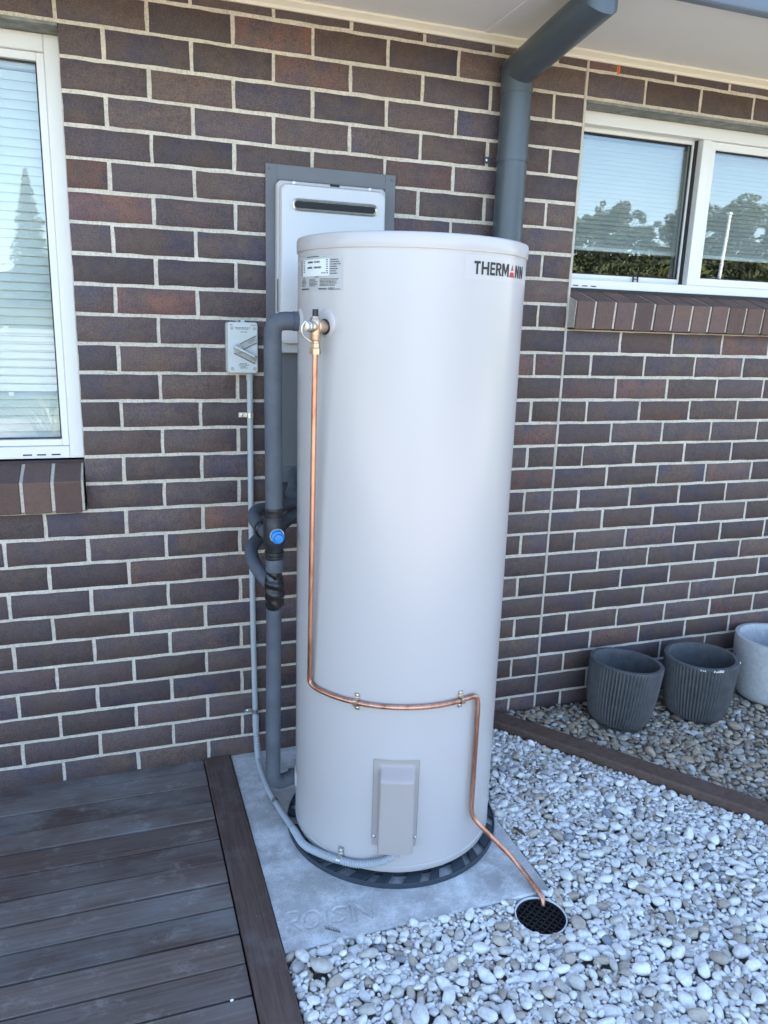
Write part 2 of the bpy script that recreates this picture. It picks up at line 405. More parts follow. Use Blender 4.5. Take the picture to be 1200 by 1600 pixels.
# ------------------------------------------------------------------ mesh helpers
class MB:
    def __init__(s):
        s.v = []; s.f = []; s.mi = []
    def add(s, vs, fs):
        b = len(s.v)
        s.v += [tuple(p) for p in vs]
        s.f += [tuple(b + i for i in f) for f in fs]
        return s
    def box(s, x0, x1, y0, y1, z0, z1):
        x0, x1 = min(x0, x1), max(x0, x1); y0, y1 = min(y0, y1), max(y0, y1); z0, z1 = min(z0, z1), max(z0, z1)
        v = [(x, y, z) for z in (z0, z1) for y in (y0, y1) for x in (x0, x1)]
        return s.add(v, [(0, 2, 3, 1), (4, 5, 7, 6), (0, 1, 5, 4), (2, 6, 7, 3), (0, 4, 6, 2), (1, 3, 7, 5)])
    def tube(s, pts, r, n=14, caps=True):
        pts = [Vector(p) for p in pts]
        rs = r if isinstance(r, (list, tuple)) else [r] * len(pts)
        tan = []
        for i in range(len(pts)):
            a = pts[max(0, i - 1)]; b = pts[min(len(pts) - 1, i + 1)]
            tan.append((b - a).normalized())
        up = Vector((0, 0, 1)) if abs(tan[0].z) < 0.9 else Vector((1, 0, 0))
        x = tan[0].cross(up).normalized()
        vs = []
        for i, p in enumerate(pts):
            x = (x - tan[i] * x.dot(tan[i])).normalized()
            y = tan[i].cross(x)
            for k in range(n):
                a = 2 * pi * k / n
                vs.append(p + (x * cos(a) + y * sin(a)) * rs[i])
        fs = []
        for i in range(len(pts) - 1):
            for k in range(n):
                k2 = (k + 1) % n
                fs.append((i * n + k, i * n + k2, (i + 1) * n + k2, (i + 1) * n + k))
        if caps:
            fs.append(tuple(range(n - 1, -1, -1)))
            fs.append(tuple((len(pts) - 1) * n + k for k in range(n)))
        return s.add(vs, fs)
    def lathe(s, prof, n=48, c=(0, 0, 0), axis=None, closed=False):
        """prof: (radius, height) pairs along axis (default +Z) starting at c"""
        ax = Vector(axis).normalized() if axis is not None else Vector((0, 0, 1))
        up = Vector((0, 1, 0)) if abs(ax.y) < 0.9 else Vector((1, 0, 0))
        X = up.cross(ax).normalized(); Y = ax.cross(X)
        c = Vector(c)
        vs = []
        for r, h in prof:
            for k in range(n):
                a = 2 * pi * k / n
                vs.append(c + ax * h + (X * cos(a) + Y * sin(a)) * r)
        fs = []
        m_ = len(prof)
        for i in range(m_ if closed else m_ - 1):
            j = (i + 1) % m_
            for k in range(n):
                k2 = (k + 1) % n
                fs.append((i * n + k, i * n + k2, j * n + k2, j * n + k))
        if not closed:
            if prof[0][0] > 1e-6: fs.append(tuple(range(n - 1, -1, -1)))
            if prof[-1][0] > 1e-6: fs.append(tuple((m_ - 1) * n + k for k in range(n)))
        return s.add(vs, fs)
    def extrude_x(s, prof, x0, x1):
        """closed (y,z) profile extruded along x"""
        n = len(prof)
        vs = [(x0, y, z) for y, z in prof] + [(x1, y, z) for y, z in prof]
        fs = [(i, (i + 1) % n, n + (i + 1) % n, n + i) for i in range(n)]
        fs += [tuple(range(n - 1, -1, -1)), tuple(range(n, 2 * n))]
        return s.add(vs, fs)
    def mesh(s, name, mat=None, smooth=None):
        me = bpy.data.meshes.new(name)
        me.from_pydata([tuple(p) for p in s.v], [], s.f)
        bm = bmesh.new(); bm.from_mesh(me)
        bmesh.ops.recalc_face_normals(bm, faces=bm.faces)
        bm.to_mesh(me); bm.free()
        if mat is not None:
            me.materials.append(MAT[mat] if isinstance(mat, str) else mat)
        if smooth is not None:
            me.polygons.foreach_set('use_smooth', [True] * len(me.polygons))
            me.set_sharp_from_angle(angle=rad(smooth))
        me.update()
        return me
    def build(s, name, mat, parent=None, smooth=None, bevel=0.0, seg=2):
        o = bpy.data.objects.new(name, s.mesh(name, mat, smooth if smooth is not None else (35 if bevel else None)))
        C.objects.link(o)
        if parent is not None: adopt(o, parent)
        if bevel:
            b = o.modifiers.new('bevel', 'BEVEL'); b.width = bevel; b.segments = seg; b.limit_method = 'ANGLE'; b.angle_limit = rad(40)
        return o

def world_loc(o):
    p = Vector(o.location); q = o.parent
    M = Matrix.Translation(p)
    if q is not None:
        M = wm(q) @ o.matrix_parent_inverse @ o.matrix_basis
    return M
def wm(o):
    if o.parent is None: return o.matrix_basis.copy()
    return wm(o.parent) @ o.matrix_parent_inverse @ o.matrix_basis
def adopt(o, parent):
    o.parent = parent
    o.matrix_parent_inverse = wm(parent).inverted()
    return o
def tag(o, label=None, cat=None, group=None, kind=None):
    if label: o['label'] = label
    if cat: o['category'] = cat
    if group: o['group'] = group
    if kind: o['kind'] = kind
    return o
def thing(name, loc, label, cat, group=None):
    o = bpy.data.objects.new(name, None)
    o.empty_display_size = 0.1
    o.location = loc
    C.objects.link(o)
    return tag(o, label, cat, group)
def fillet(pts, r, n=8):
    pts = [Vector(p) for p in pts]
    rs = r if isinstance(r, (list, tuple)) else [r] * len(pts)
    out = [pts[0]]
    for i in range(1, len(pts) - 1):
        a, b, c = pts[i - 1], pts[i], pts[i + 1]
        u = (a - b); v = (c - b)
        t = min(rs[i], u.length * 0.49, v.length * 0.49)
        p0 = b + u.normalized() * t; p1 = b + v.normalized() * t
        for k in range(n + 1):
            s_ = k / n
            out.append(p0 * (1 - s_) ** 2 + b * 2 * s_ * (1 - s_) + p1 * s_ ** 2)
    out.append(pts[-1])
    return out
def resample(pts, step):
    pts = [Vector(p) for p in pts]
    out = [pts[0]]; acc = 0.0
    for a, b in zip(pts, pts[1:]):
        L = (b - a).length
        if L < 1e-9: continue
        d = step - acc
        while d <= L:
            out.append(a + (b - a) * (d / L)); d += step
        acc = (acc + L) % step
    out.append(pts[-1])
    return out
def catmull(pts, n=10):
    pts = [Vector(p) for p in pts]
    P = [pts[0] * 2 - pts[1]] + pts + [pts[-1] * 2 - pts[-2]]
    out = []
    for i in range(1, len(P) - 2):
        a, b, c, d = P[i - 1:i + 3]
        for k in range(n):
            t = k / n
            out.append(0.5 * ((2 * b) + (c - a) * t + (2 * a - 5 * b + 4 * c - d) * t * t + (3 * b - a - 3 * c + d) * t ** 3))
    out.append(pts[-1])
    return out
def text_polys(body, offset=0.0):
    cu = bpy.data.curves.new('lettering', 'FONT')
    cu.body = body; cu.size = 1.0; cu.offset = offset; cu.resolution_u = 4
    ob = bpy.data.objects.new('lettering', cu)
    me = bpy.data.meshes.new_from_object(ob)
    v = [tuple(p.co) for p in me.vertices]; f = [tuple(p.vertices) for p in me.polygons]
    bpy.data.objects.remove(ob); bpy.data.curves.remove(cu); bpy.data.meshes.remove(me)
    return v, f

# ------------------------------------------------------------------ ground, hills, field behind the photographer
def terrain_h(x, y):
    d = math.hypot(x, y)
    if y > -11: return 0.0
    az = math.atan2(x, -y)
    k = max(0.0, min(1.0, (az + 0.02) / 0.45))
    slope = math.tan(rad(2.75 + 3.9 * k))
    h = max(0.0, min(d, 125) - 16) * slope * min(1, (-y - 11) / 12)
    if d > 125: h -= (d - 125) * 0.01
    return h
def make_ground():
    rs = [0, 2, 4, 6, 8, 10, 13, 17, 22, 28, 36, 46, 58, 72, 88, 105, 125, 150, 190, 260, 400, 700, 1200, 2200]
    n = 96
    b = MB(); vs = [(0, 0, -0.075)]
    for r_ in rs[1:]:
        for k in range(n):
            a = 2 * pi * k / n
            x, y = r_ * sin(a), r_ * cos(a)
            vs.append((x, y, -0.075 + terrain_h(x, y)))
    fs = [(0, 1 + k, 1 + (k + 1) % n) for k in range(n)]
    for i in range(len(rs) - 2):
        for k in range(n):
            k2 = (k + 1) % n
            fs.append((1 + i * n + k, 1 + (i + 1) * n + k, 1 + (i + 1) * n + k2, 1 + i * n + k2))
    b.add(vs, fs)
    return tag(b.build('ground', 'grass', smooth=60), kind='structure')
make_ground()
dv = MB(); vs = []
for i in range(41):
    x = -16 + 32 * i / 40
    vs += [(x, -3.0 + .12 * sin(x * 1.7), -.068), (x, -10.2 + .25 * sin(x * .9 + 1), -.066)]
dv.add(vs, [(2 * i, 2 * i + 1, 2 * i + 3, 2 * i + 2) for i in range(40)])
tag(dv.build('bounce_ground', 'bounce_pale'), kind='structure')  # unseen pale ground, added to bounce warm sunlight up to the eaves
hb = MB(); vs = []; N = 120
for i in range(N + 1):
    a = rad(-80 + 160 * i / N)
    h = 42 + 14 * sin(i * 0.21) + 9 * sin(i * 0.57 + 1) + 4 * sin(i * 1.9) + random.uniform(-1.5, 1.5)
    for rr, zz in ((560, -20), (680, h * 0.7), (760, h), (1000, h * 0.6), (1300, -30)):
        vs.append((rr * sin(a), -rr * cos(a), zz))
fs = [(i * 5 + j, i * 5 + j + 1, (i + 1) * 5 + j + 1, (i + 1) * 5 + j) for i in range(N) for j in range(4)]
hb.add(vs, fs)
tag(hb.build('hills', 'hill', smooth=60), kind='structure')

# ------------------------------------------------------------------ the house
TOP = 2.309            # height of joint 0
COURSE = 0.086
house = thing('brick_house', (1.0, 0.5, 0.0), 'dark brown brick house with white framed windows and pale eaves', 'house')
OPEN = [(-1.45, 0.0, TOP - 16 * COURSE + 0.000, TOP - 0.005), (1.68, 3.45, TOP - 9 * COURSE, TOP - 0.005), (0.60, 0.962, 1.012, 1.965)]
WX0, WX1, WZ0, WZ1 = -4.2, 6.6, -0.15, 2.60
def make_wall():
    xs = sorted({WX0, WX1, *[o[0] for o in OPEN], *[o[1] for o in OPEN]})
    zs = sorted({WZ0, WZ1, *[o[2] for o in OPEN], *[o[3] for o in OPEN]})
    b = MB(); y0, y1 = 0.0035, 0.115
    for i in range(len(xs) - 1):
        for j in range(len(zs) - 1):
            cx, cz = (xs[i] + xs[i + 1]) / 2, (zs[j] + zs[j + 1]) / 2
            if any(o[0] < cx < o[1] and o[2] < cz < o[3] for o in OPEN): continue
            for yy in (y0, y1):
                b.add([(xs[i], yy, zs[j]), (xs[i + 1], yy, zs[j]), (xs[i + 1], yy, zs[j + 1]), (xs[i], yy, zs[j + 1])], [(0, 1, 2, 3)])
    for x0, x1, z0, z1 in OPEN:
        for (ax, az), (bx, bz) in (((x0, z0), (x1, z0)), ((x1, z0), (x1, z1)), ((x1, z1), (x0, z1)), ((x0, z1), (x0, z0))):
            b.add([(ax, y0, az), (bx, y0, bz), (bx, y1, bz), (ax, y1, az)], [(0, 1, 2, 3)])
    me = b.mesh('wall', 'mortar')
    o = bpy.data.objects.new('wall', me); C.objects.link(o); adopt(o, house)
    return o
wall = make_wall()

def brick_mesh(w, h, dep=0.030, seed=0):
    """front face at y=0 centred on x,z; slightly ragged outline, worn arris"""
    rr = random.Random(seed)
    nl, ns = max(2, int(round(w / 0.05))), 2
    pts = []
    def edge(a, b, n):
        for i in range(n):
            t = i / n
            pts.append((a[0] + (b[0] - a[0]) * t, a[1] + (b[1] - a[1]) * t))
    hw, hh = w / 2, h / 2
    edge((-hw, -hh), (hw, -hh), nl); edge((hw, -hh), (hw, hh), ns); edge((hw, hh), (-hw, hh), nl); edge((-hw, hh), (-hw, -hh), ns)
    j = 0.0013
    out = [(x + rr.uniform(-j, j), z + rr.uniform(-j, j)) for x, z in pts]
    e = 0.0030
    inn = [(x * (1 - e / hw) + rr.uniform(-.0006, .0006), z * (1 - e / hh) + rr.uniform(-.0006, .0006)) for x, z in out]
    n = len(pts)
    b = MB()
    vs = [(x, 0, z) for x, z in inn] + [(x, 0.0022, z) for x, z in out] + [(x, dep, z) for x, z in out]
    fs = [tuple(range(n))]
    for k in range(n):
        k2 = (k + 1) % n
        fs += [(k, k2, n + k2, n + k), (n + k, n + k2, 2 * n + k2, 2 * n + k)]
    b.add(vs, fs)
    return b
_bm = {}
def brick_variant(w, h):
    key = (round(w, 3), round(h, 3), random.randrange(7))
    if key not in _bm:
        _bm[key] = (brick_mesh(w, h, seed=hash(key) & 0xffff), None)
    return key
def brick_data(key):
    b, me = _bm[key]
    if me is None:
        me = b.mesh('brick', 'brick', smooth=50); _bm[key] = (b, me)
    return me

def to_px(p):
    q = Vector(p) - CAM
    d_ = q.dot(_d)
    if d_ <= 0.05: return None
    f = 1203.07
    return 600 + f * q.dot(_r) / d_, 800 - f * q.dot(_u) / d_, d_
TX, TY, TR, TTOP = 0.870, -0.495, 0.304, 1.742
def hidden_by_tank(x, z):
    # straight line from the camera to the wall point against the tank
    a = Vector((CAM.x, CAM.y)); bb = Vector((x, 0.0)); dd = bb - a
    f = a - Vector((TX, TY)); A = dd.dot(dd); B = 2 * f.dot(dd); D = B * B - 4 * A * (f.dot(f) - (TR - 0.03) ** 2)
    if D <= 0: return False
    t = (-B - sqrt(D)) / 2 / A
    return CAM.z + t * (z - CAM.z) < TTOP - 0.05
bricks = []
for k in range(-2, 29):
    zt, zb = TOP - COURSE * (k - 1) - 0.005, TOP - COURSE * k + 0.005
    spans = []
    for n in range(-20, 9):
        a = 0.240 * n + (0.0 if k % 2 == 0 else 0.120)
        spans.append((max(a, WX0), min(a + 0.230, 1.670)))
    if k % 2: spans.append((1.680, 1.790))
    for n in range(0, 22):
        a = (1.680 if k % 2 == 0 else 1.800) + 0.240 * n
        spans.append((a, min(a + 0.230, WX1)))
    for ox0, ox1, oz0, oz1 in OPEN:
        if zt > oz0 + 0.004 and zb < oz1 - 0.004:
            nxt = []
            for a, b_ in spans:
                if b_ <= ox0 or a >= ox1: nxt.append((a, b_)); continue
                if a < ox0: nxt.append((a, ox0))
                if b_ > ox1: nxt.append((ox1, b_))
            spans = nxt
    for a, b_ in spans:
        if b_ - a < 0.012: continue
        bricks.append((a, b_, zb, zt))
near = []
for i, (a, b_, zb, zt) in enumerate(bricks):
    cx, cz = (a + b_) / 2, (zb + zt) / 2
    ok = False
    for px in (a + .01, cx, b_ - .01):
        p = to_px((px, 0, cz))
        if p and -2 < p[0] < 1202 and -2 < p[1] < 1602 and not hidden_by_tank(px, cz) and -0.02 < cz < 2.47 and not (0.58 < px < 0.98 and 1.03 < cz < 1.96):
            ok = True
    if ok:
        p = to_px((cx, 0, cz)); near.append(((b_ - a) / p[2], i))
near = {i for _, i in sorted(near, reverse=True)[:300]}
rest = MB()
for i, (a, b_, zb, zt) in enumerate(bricks):
    key = brick_variant(b_ - a - .0010, zt - zb - .0010)
    loc = Vector(((a + b_) / 2 + random.uniform(-.0008, .0008), random.uniform(-.0013, .0007), (zb + zt) / 2 + random.uniform(-.0008, .0008)))
    if i in near:
        o = bpy.data.objects.new('brick', brick_data(key)); C.objects.link(o)
        o.location = loc; adopt(o, wall)
        o.rotation_euler = (random.uniform(-.004, .004), random.uniform(-.003, .003), random.uniform(-.003, .003))
    else:
        bb = _bm[key][0]
        rest.add([Vector(v) + loc for v in bb.v], bb.f)
tag(rest.build('bricks', 'brick', wall, smooth=50), kind='stuff')
MB().box(1.6705, 1.6795, 0.0012, 0.02, WZ0, WZ1).build('control_joint', 'sealant', wall)

# sills of bricks on edge
def make_sill(x0, x1, ztop, first_joint, end_side):
    """brick on edge course sloping outwards; x0..x1 its length, ztop its level at the window"""
    prof_m = [(0.10, ztop - 0.012), (0.085, ztop - 0.0155), (-0.0445, ztop - 0.057), (-0.0370, ztop - 0.150), (0.10, ztop - 0.150)]
    sill = MB().extrude_x(prof_m, x0, x1).build('window_sill', 'mortar', house)
    tag(sill, 'sloping sill of brown bricks laid on edge')
    xs = []
    j = first_joint
    while j > x0: j -= COURSE
    while j < x1:
        a, b_ = max(j + 0.005, x0 + 0.002), min(j + COURSE - 0.005, x1 - 0.002)
        if b_ - a > 0.015: xs.append((a, b_))
        j += COURSE
    mesh_cache = {}
    for a, b_ in xs:
        w = round(b_ - a, 3)
        if w not in mesh_cache:
            pr = [(0.09, ztop - 0.010), (0.084, ztop - 0.012), (-0.051, ztop - 0.055), (-0.0425, ztop - 0.155), (0.09, ztop - 0.154)]
            mesh_cache[w] = MB().extrude_x(pr, -w / 2, w / 2).mesh('brick', 'sill_brick', smooth=30)
        o = bpy.data.objects.new('brick', mesh_cache[w]); C.objects.link(o)
        o.location = ((a + b_) / 2, random.uniform(-.0015, .0015), random.uniform(-.0012, .0012)); adopt(o, sill)
        bv = o.modifiers.new('bevel', 'BEVEL'); bv.width = 0.0025; bv.segments = 2
make_sill(-1.45, -0.006, TOP - 14 * COURSE - 0.010, -0.094, 1)
make_sill(1.6805, 3.45, TOP - 7 * COURSE - 0.015, 1.761, -1)
# black strip painting in the shaded gap between window and sill
for x0, x1, z in ((-1.45, -0.003, TOP - 14 * COURSE), (1.683, 3.45, TOP - 7 * COURSE)):
    MB().box(x0, x1, 0.070, 0.112, z - 0.034, z - 0.020).build('sill_gap_dark', 'rubber_and_gap', house)
# steel lintels
for x0, x1 in ((-1.55, -0.002), (1.681, 3.55)):
    l = MB().box(x0, x1, -0.003, 0.112, TOP - 0.0150, TOP - 0.0065).build('lintel', 'lintel', house)
    tag(l, 'grey galvanised lintel over the window')

def frame_ring(b, x0, x1, z0, z1, wl, wr, wb, wt, y0, y1):
    b.box(x0, x0 + wl, y0, y1, z0, z1); b.box(x1 - wr, x1, y0, y1, z0, z1)
    b.box(x0 + wl, x1 - wr, y0 + .0004, y1 - .0004, z0, z0 + wb); b.box(x0 + wl, x1 - wr, y0 + .0004, y1 - .0004, z1 - wt, z1)
def blind_mesh(x0, x1, z0, z1, y, pitch, depth, step_n=0):
    b = MB(); n = int((z1 - z0) / pitch)
    for i in range(n):
        z = z0 + i * pitch
        prof = [(y - depth * .5, z), (y - depth * .15, z + pitch * .52), (y + depth * .5, z + pitch * 1.02), (y + depth * .5 + .0012, z + pitch * 1.02), (y - depth * .15 + .0012, z + pitch * .49), (y - depth * .5 + .0012, z - .001)]
        b.extrude_x(prof, x0, x1)
    return b
# left window
FY = 0.076
WT = TOP - 0.0158
w = MB(); frame_ring(w, -1.448, -0.002, 1.090, WT, 0.042, 0.042, 0.038, 0.046, FY, FY + .066)
win = w.build('window', 'frame', house, bevel=0.003)
tag(win, 'tall white framed window reflecting sky and a conifer')
w = MB(); frame_ring(w, -1.404, -0.0445, 1.1285, WT - .0465, 0.021, 0.021, 0.020, 0.022, FY + .012, FY + .056)
w.build('sash', 'frame', win, bevel=0.002)
w = MB(); frame_ring(w, -1.3825, -0.0660, 1.1490, WT - .0690, 0.004, 0.004, 0.004, 0.004, FY + .026, FY + .032)
w.build('gasket', 'rubber_and_gap', win)
MB().box(-1.380, -0.068, FY + .0330, FY + .0380, 1.151, WT - .071).build('pane', 'glass', win)
blind_mesh(-1.370, -0.072, 1.140, 2.225, FY + .085, 0.0255, 0.009).build('blind', 'blind', win, smooth=60)
MB().box(-1.37, -0.07, FY + .070, FY + .105, 2.216, 2.25).build('blind_rail', 'blind', win, bevel=0.003)
for x in (-0.180, -0.140, -0.098):
    MB().box(x, x + 0.026, FY - .0015, FY + .002, 1.1000, 1.1040).build('drain_slot', 'rubber_and_gap', win)
MB().box(-1.448, -0.001, FY - .004, FY - .001, 1.0920, 1.0960).build('drip_edge', 'frame', win)
# right window: sliding light on the left, fixed light on the right
zb = 1.683
w = MB(); frame_ring(w, 1.6815, 3.448, zb, WT, 0.040, 0.040, 0.036, 0.044, FY, FY + .076)
w.box(2.252, 2.294, FY + .002, FY + .074, zb + 0.036, WT - .044); w.box(2.885, 2.921, FY + .002, FY + .074, zb + 0.036, WT - .044)
win2 = w.build('window', 'frame', house, bevel=0.003)
tag(win2, 'wide white framed window with a sliding light beside the downpipe')
def light(x0, x1, z0, z1, y, bar):
    w = MB(); frame_ring(w, x0, x1, z0, z1, bar, bar, bar, bar, y, y + 0.030)
    w.build('sash', 'frame', win2, bevel=0.002)
    w = MB(); frame_ring(w, x0 + bar, x1 - bar, z0 + bar, z1 - bar, .004, .004, .004, .004, y + .008, y + .014)
    w.build('gasket', 'rubber_and_gap', win2)
    MB().box(x0 + bar, x1 - bar, y + 0.0150, y + 0.0200, z0 + bar, z1 - bar).build('pane', 'glass_coated', win2)
light(1.705, 2.262, zb + 0.034, WT - .034, FY + .042, 0.024)
MB().box(2.2430, 2.2515, FY + .030, FY + .0415, zb + 0.037, WT - .045).build('gap_dark_strip', 'rubber_and_gap', win2)  # black strip paints in the dark gap beside the sliding pane
light(2.2945, 2.8845, zb + 0.0365, WT - .0445, FY + .014, 0.029)
light(2.9215, 3.4075, zb + 0.0365, WT - .0445, FY + .014, 0.029)
blind_mesh(1.715, 3.40, 1.850, 2.235, FY + .12, 0.0165, 0.0060).build('blind', 'blind_dim', win2, smooth=60)
MB().box(1.715, 3.40, FY + .108, FY + .132, 1.834, 1.849).build('blind_rail', 'blind', win2, bevel=0.003)
for x in (1.735, 1.775, 1.813):
    MB().box(x, x + 0.022, FY - .0015, FY + .002, zb + 0.0105, zb + 0.0140).build('drain_slot', 'rubber_and_gap', win2)
lt = MB(); lt.box(2.020, 2.023, FY + .030, FY + .036, zb + .034, zb + .066); lt.box(2.041, 2.044, FY + .030, FY + .036, zb + .034, zb + .066); lt.box(2.023, 2.041, FY + .0305, FY + .0355, zb + .048, zb + .051)
lt.build('latch', 'rubber_and_gap', win2)
# rooms behind the glass, other walls, roof
rm = MB()
for x0, x1 in ((-1.6, -0.02 + .1), (1.6, 3.6)):
    for q in ([(x0, .118, 0), (x0, 3.2, 0), (x0, 3.2, 2.5), (x0, .118, 2.5)], [(x1, .118, 0), (x1, 3.2, 0), (x1, 3.2, 2.5), (x1, .118, 2.5)],
              [(x0, 3.2, 0), (x1, 3.2, 0), (x1, 3.2, 2.5), (x0, 3.2, 2.5)], [(x0, .118, 0), (x1, .118, 0), (x1, 3.2, 0), (x0, 3.2, 0)], [(x0, .118, 2.42), (x1, .118, 2.42), (x1, 3.2, 2.42), (x0, 3.2, 2.42)]):
        rm.add(q, [(0, 1, 2, 3)])
rm.build('room', 'room', house)
ow = MB()
ow.box(WX0, WX0 + .2, .12, 8.2, -.15, 2.6); ow.box(WX1 - .2, WX1, .12, 8.2, -.15, 2.6); ow.box(WX0, WX1, 8.2, 8.4, -.15, 2.6)
ow.build('outer_wall', 'brick', house)
EY = -0.520
sf = MB().box(WX0 - .4, WX1 + .4, EY, -0.0006, 2.447, 2.456).build('soffit', 'soffit', house)
tag(sf, 'pale painted soffit lining under the eaves')
for x in (-1.12, 1.28, 3.68):
    MB().box(x - .012, x + .012, EY, -0.024, 2.4445, 2.4475).build('joint_strip', 'soffit', sf, bevel=0.001)
cn = MB().extrude_x([(-0.0004, 2.4466), (-0.026, 2.4466), (-0.026, 2.440), (-0.020, 2.436), (-0.012, 2.430), (-0.0075, 2.422), (-0.0004, 2.422)], WX0 - .4, WX1 + .4)
cn.build('cornice', 'cornice', sf)
ridge_y, ridge_z = 4.0, 4.35
rf = MB()
x0, x1 = WX0 - .5, WX1 + .5
prof = [(EY - 0.10, 2.60), (ridge_y, ridge_z), (8.9, 2.60), (8.9, 2.55), (ridge_y, ridge_z - .06), (EY - 0.02, 2.575)]
rf.extrude_x(prof, x0, x1)
rf.add([(x0 + .5, 0, 2.5), (x0 + .5, 8.3, 2.5), (x0 + .5, ridge_y, ridge_z - .1)], [(0, 1, 2)])
rf.add([(x1 - .5, 0, 2.5), (x1 - .5, 8.3, 2.5), (x1 - .5, ridge_y, ridge_z - .1)], [(0, 1, 2)])
roof = rf.build('roof', 'roof', house)
MB().box(x0, x1, EY - 0.020, EY - 0.0005, 2.4275, 2.575).build('fascia', 'gutter', roof, bevel=0.002)
gp = [(EY - .0215, 2.560), (EY - .0215, 2.416), (EY - .0250, 2.410), (EY - .047, 2.410), (EY - .052, 2.414), (EY - .054, 2.420), (EY - .054, 2.455), (EY - .050, 2.459), (EY - .050, 2.466), (EY - .056, 2.470), (EY - .056, 2.500), (EY - .052, 2.504), (EY - .052, 2.511), (EY - .058, 2.515), (EY - .060, 2.572), (EY - .066, 2.580), (EY - .060, 2.588), (EY - .050, 2.580), (EY - .046, 2.420), (EY - .028, 2.420), (EY - .026, 2.560)]
MB().extrude_x(gp, x0, x1).build('gutter', 'gutter', roof, smooth=30)

# ------------------------------------------------------------------ downpipe
PX, PY, PR = 1.376, -0.062, 0.0500
dp = thing('downpipe', (PX, PY, 0), 'round blue grey downpipe running from the gutter down behind the tank', 'downpipe')
def mitre_tube(pts, r, n=32):
    pts = [Vector(p) for p in pts]
    vs = []
    for i, p in enumerate(pts):
        t0 = (pts[i] - pts[i - 1]).normalized() if i else (pts[1] - pts[0]).normalized()
        t1 = (pts[i + 1] - pts[i]).normalized() if i < len(pts) - 1 else t0
        nrm = (t0 + t1).normalized()
        X = Vector((1, 0, 0)); Y = t0.cross(X).normalized()
        for k in range(n):
            a = 2 * pi * k / n
            q = p + (X * cos(a) + Y * sin(a)) * r
            q += t0 * ((p - q).dot(nrm) / t0.dot(nrm))
            vs.append(q)
    b = MB(); fs = []
    for i in range(len(pts) - 1):
        for k in range(n):
            k2 = (k + 1) % n; fs.append((i * n + k, i * n + k2, (i + 1) * n + k2, (i + 1) * n + k))
    fs += [tuple(range(n)), tuple((len(pts) - 1) * n + k for k in range(n))]
    return b.add(vs, fs)
mitre_tube([(PX, PY, -0.05), (PX, PY, 2.275)], PR).build('pipe', 'downpipe', dp, smooth=30)
mitre_tube([(PX, PY, 2.268), (PX, PY, 2.335), (PX, -0.498, 2.392), (PX, -0.502, 2.462)], PR + 0.0018).build('offset_bend', 'downpipe', dp, smooth=30)
MB().lathe([(PR + .0025, 0), (PR + .0025, .0030)], 32, (PX, PY, 2.266)).build('joint_lip', 'downpipe', dp, smooth=30)
for z in (2.075, 0.75):
    st = MB(); st.lathe([(PR + .0012, -.012), (PR + .0022, -.012), (PR + .0022, .012), (PR + .0012, .012)], 32, (PX, PY, z), closed=True)
    st.box(PX - PR - .024, PX - PR - .001, -.006, -.003, z - .010, z + .010)
    s_ = st.build('strap', 'downpipe', dp, smooth=30)
    MB().lathe([(.005, 0), (.005, .003), (.002, .0045)], 10, (PX - PR - .015, -.006, z), axis=(0, -1, 0)).build('screw', 'steel', s_, smooth=30)

# ------------------------------------------------------------------ gas heater in its recess box
rb = thing('recess_box', (0.78, 0.0, 1.0), 'slate grey metal recess box surround set into the brick wall', 'recess box')
fl = MB()
X0, X1, Z0, Z1 = 0.567, 0.990, 1.003, 1.999
ix0, ix1, iz0, iz1 = 0.603, 0.955, 1.055, 1.955
def slab_ring(b, ox0, ox1, oz0, oz1, ix0, ix1, iz0, iz1, y0, y1):
    b.box(ox0, ix0, y0, y1, oz0, oz1); b.box(ix1, ox1, y0, y1, oz0, oz1)
    b.box(ix0, ix1, y0 + .0003, y1, oz0, iz0); b.box(ix0, ix1, y0 + .0003, y1, iz1, oz1)
slab_ring(fl, X0, X1, Z0, Z1, ix0, ix1, iz0, iz1, -0.007, -0.0045)
fl.build('flange', 'recess', rb, bevel=0.0008)
bx = MB()
bx.box(ix0, ix0 + .002, -.0045, .108, Z0 + .01, iz1); bx.box(ix1 - .002, ix1, -.0045, .108, Z0 + .01, iz1); bx.box(ix0, ix1, .105, .108, Z0 + .01, iz1)
bx.box(ix0, ix1, -.0043, .105, iz1 - .002, iz1)
bx.build('liner', 'recess', rb)
MB().box(ix0 + .001, ix1 - .001, -.0052, -.003, 1.056, 1.44).build('lower_panel', 'recess', rb, bevel=0.0006)
for x in (X0 + .012, X1 - .012):
    for z in (Z1 - .014, 1.55, Z0 + .02):
        MB().lathe([(.004, 0), (.004, .002), (.0015, .003)], 10, (x, -.007, z), axis=(0, -1, 0)).build('screw', 'recess', rb, smooth=30)
ht = thing('gas_heater', (0.78, -0.02, 1.44), 'pale grey gas hot water unit with a slotted flue behind the tank', 'water heater')
def rrect(x0, x1, z0, z1, r, n=6):
    pts = []
    for cx, cz, a0 in ((x1 - r, z1 - r, 0), (x0 + r, z1 - r, 90), (x0 + r, z0 + r, 180), (x1 - r, z0 + r, 270)):
        for k in range(n + 1):
            a = rad(a0 + 90 * k / n); pts.append((cx + r * cos(a), cz + r * sin(a)))
    return pts
def loft(rings, cap0=False, cap1=True):
    n = len(rings[0]); b = MB(); vs = [p for r_ in rings for p in r_]
    fs = []
    for i in range(len(rings) - 1):
        for k in range(n):
            k2 = (k + 1) % n; fs.append((i * n + k, i * n + k2, (i + 1) * n + k2, (i + 1) * n + k))
    if cap0: fs.append(tuple(range(n)))
    if cap1: fs.append(tuple((len(rings) - 1) * n + k for k in range(n)))
    return b.add(vs, fs)
def rr3(x0, x1, z0, z1, r, y): return [(x, y, z) for x, z in rrect(x0, x1, z0, z1, r)]
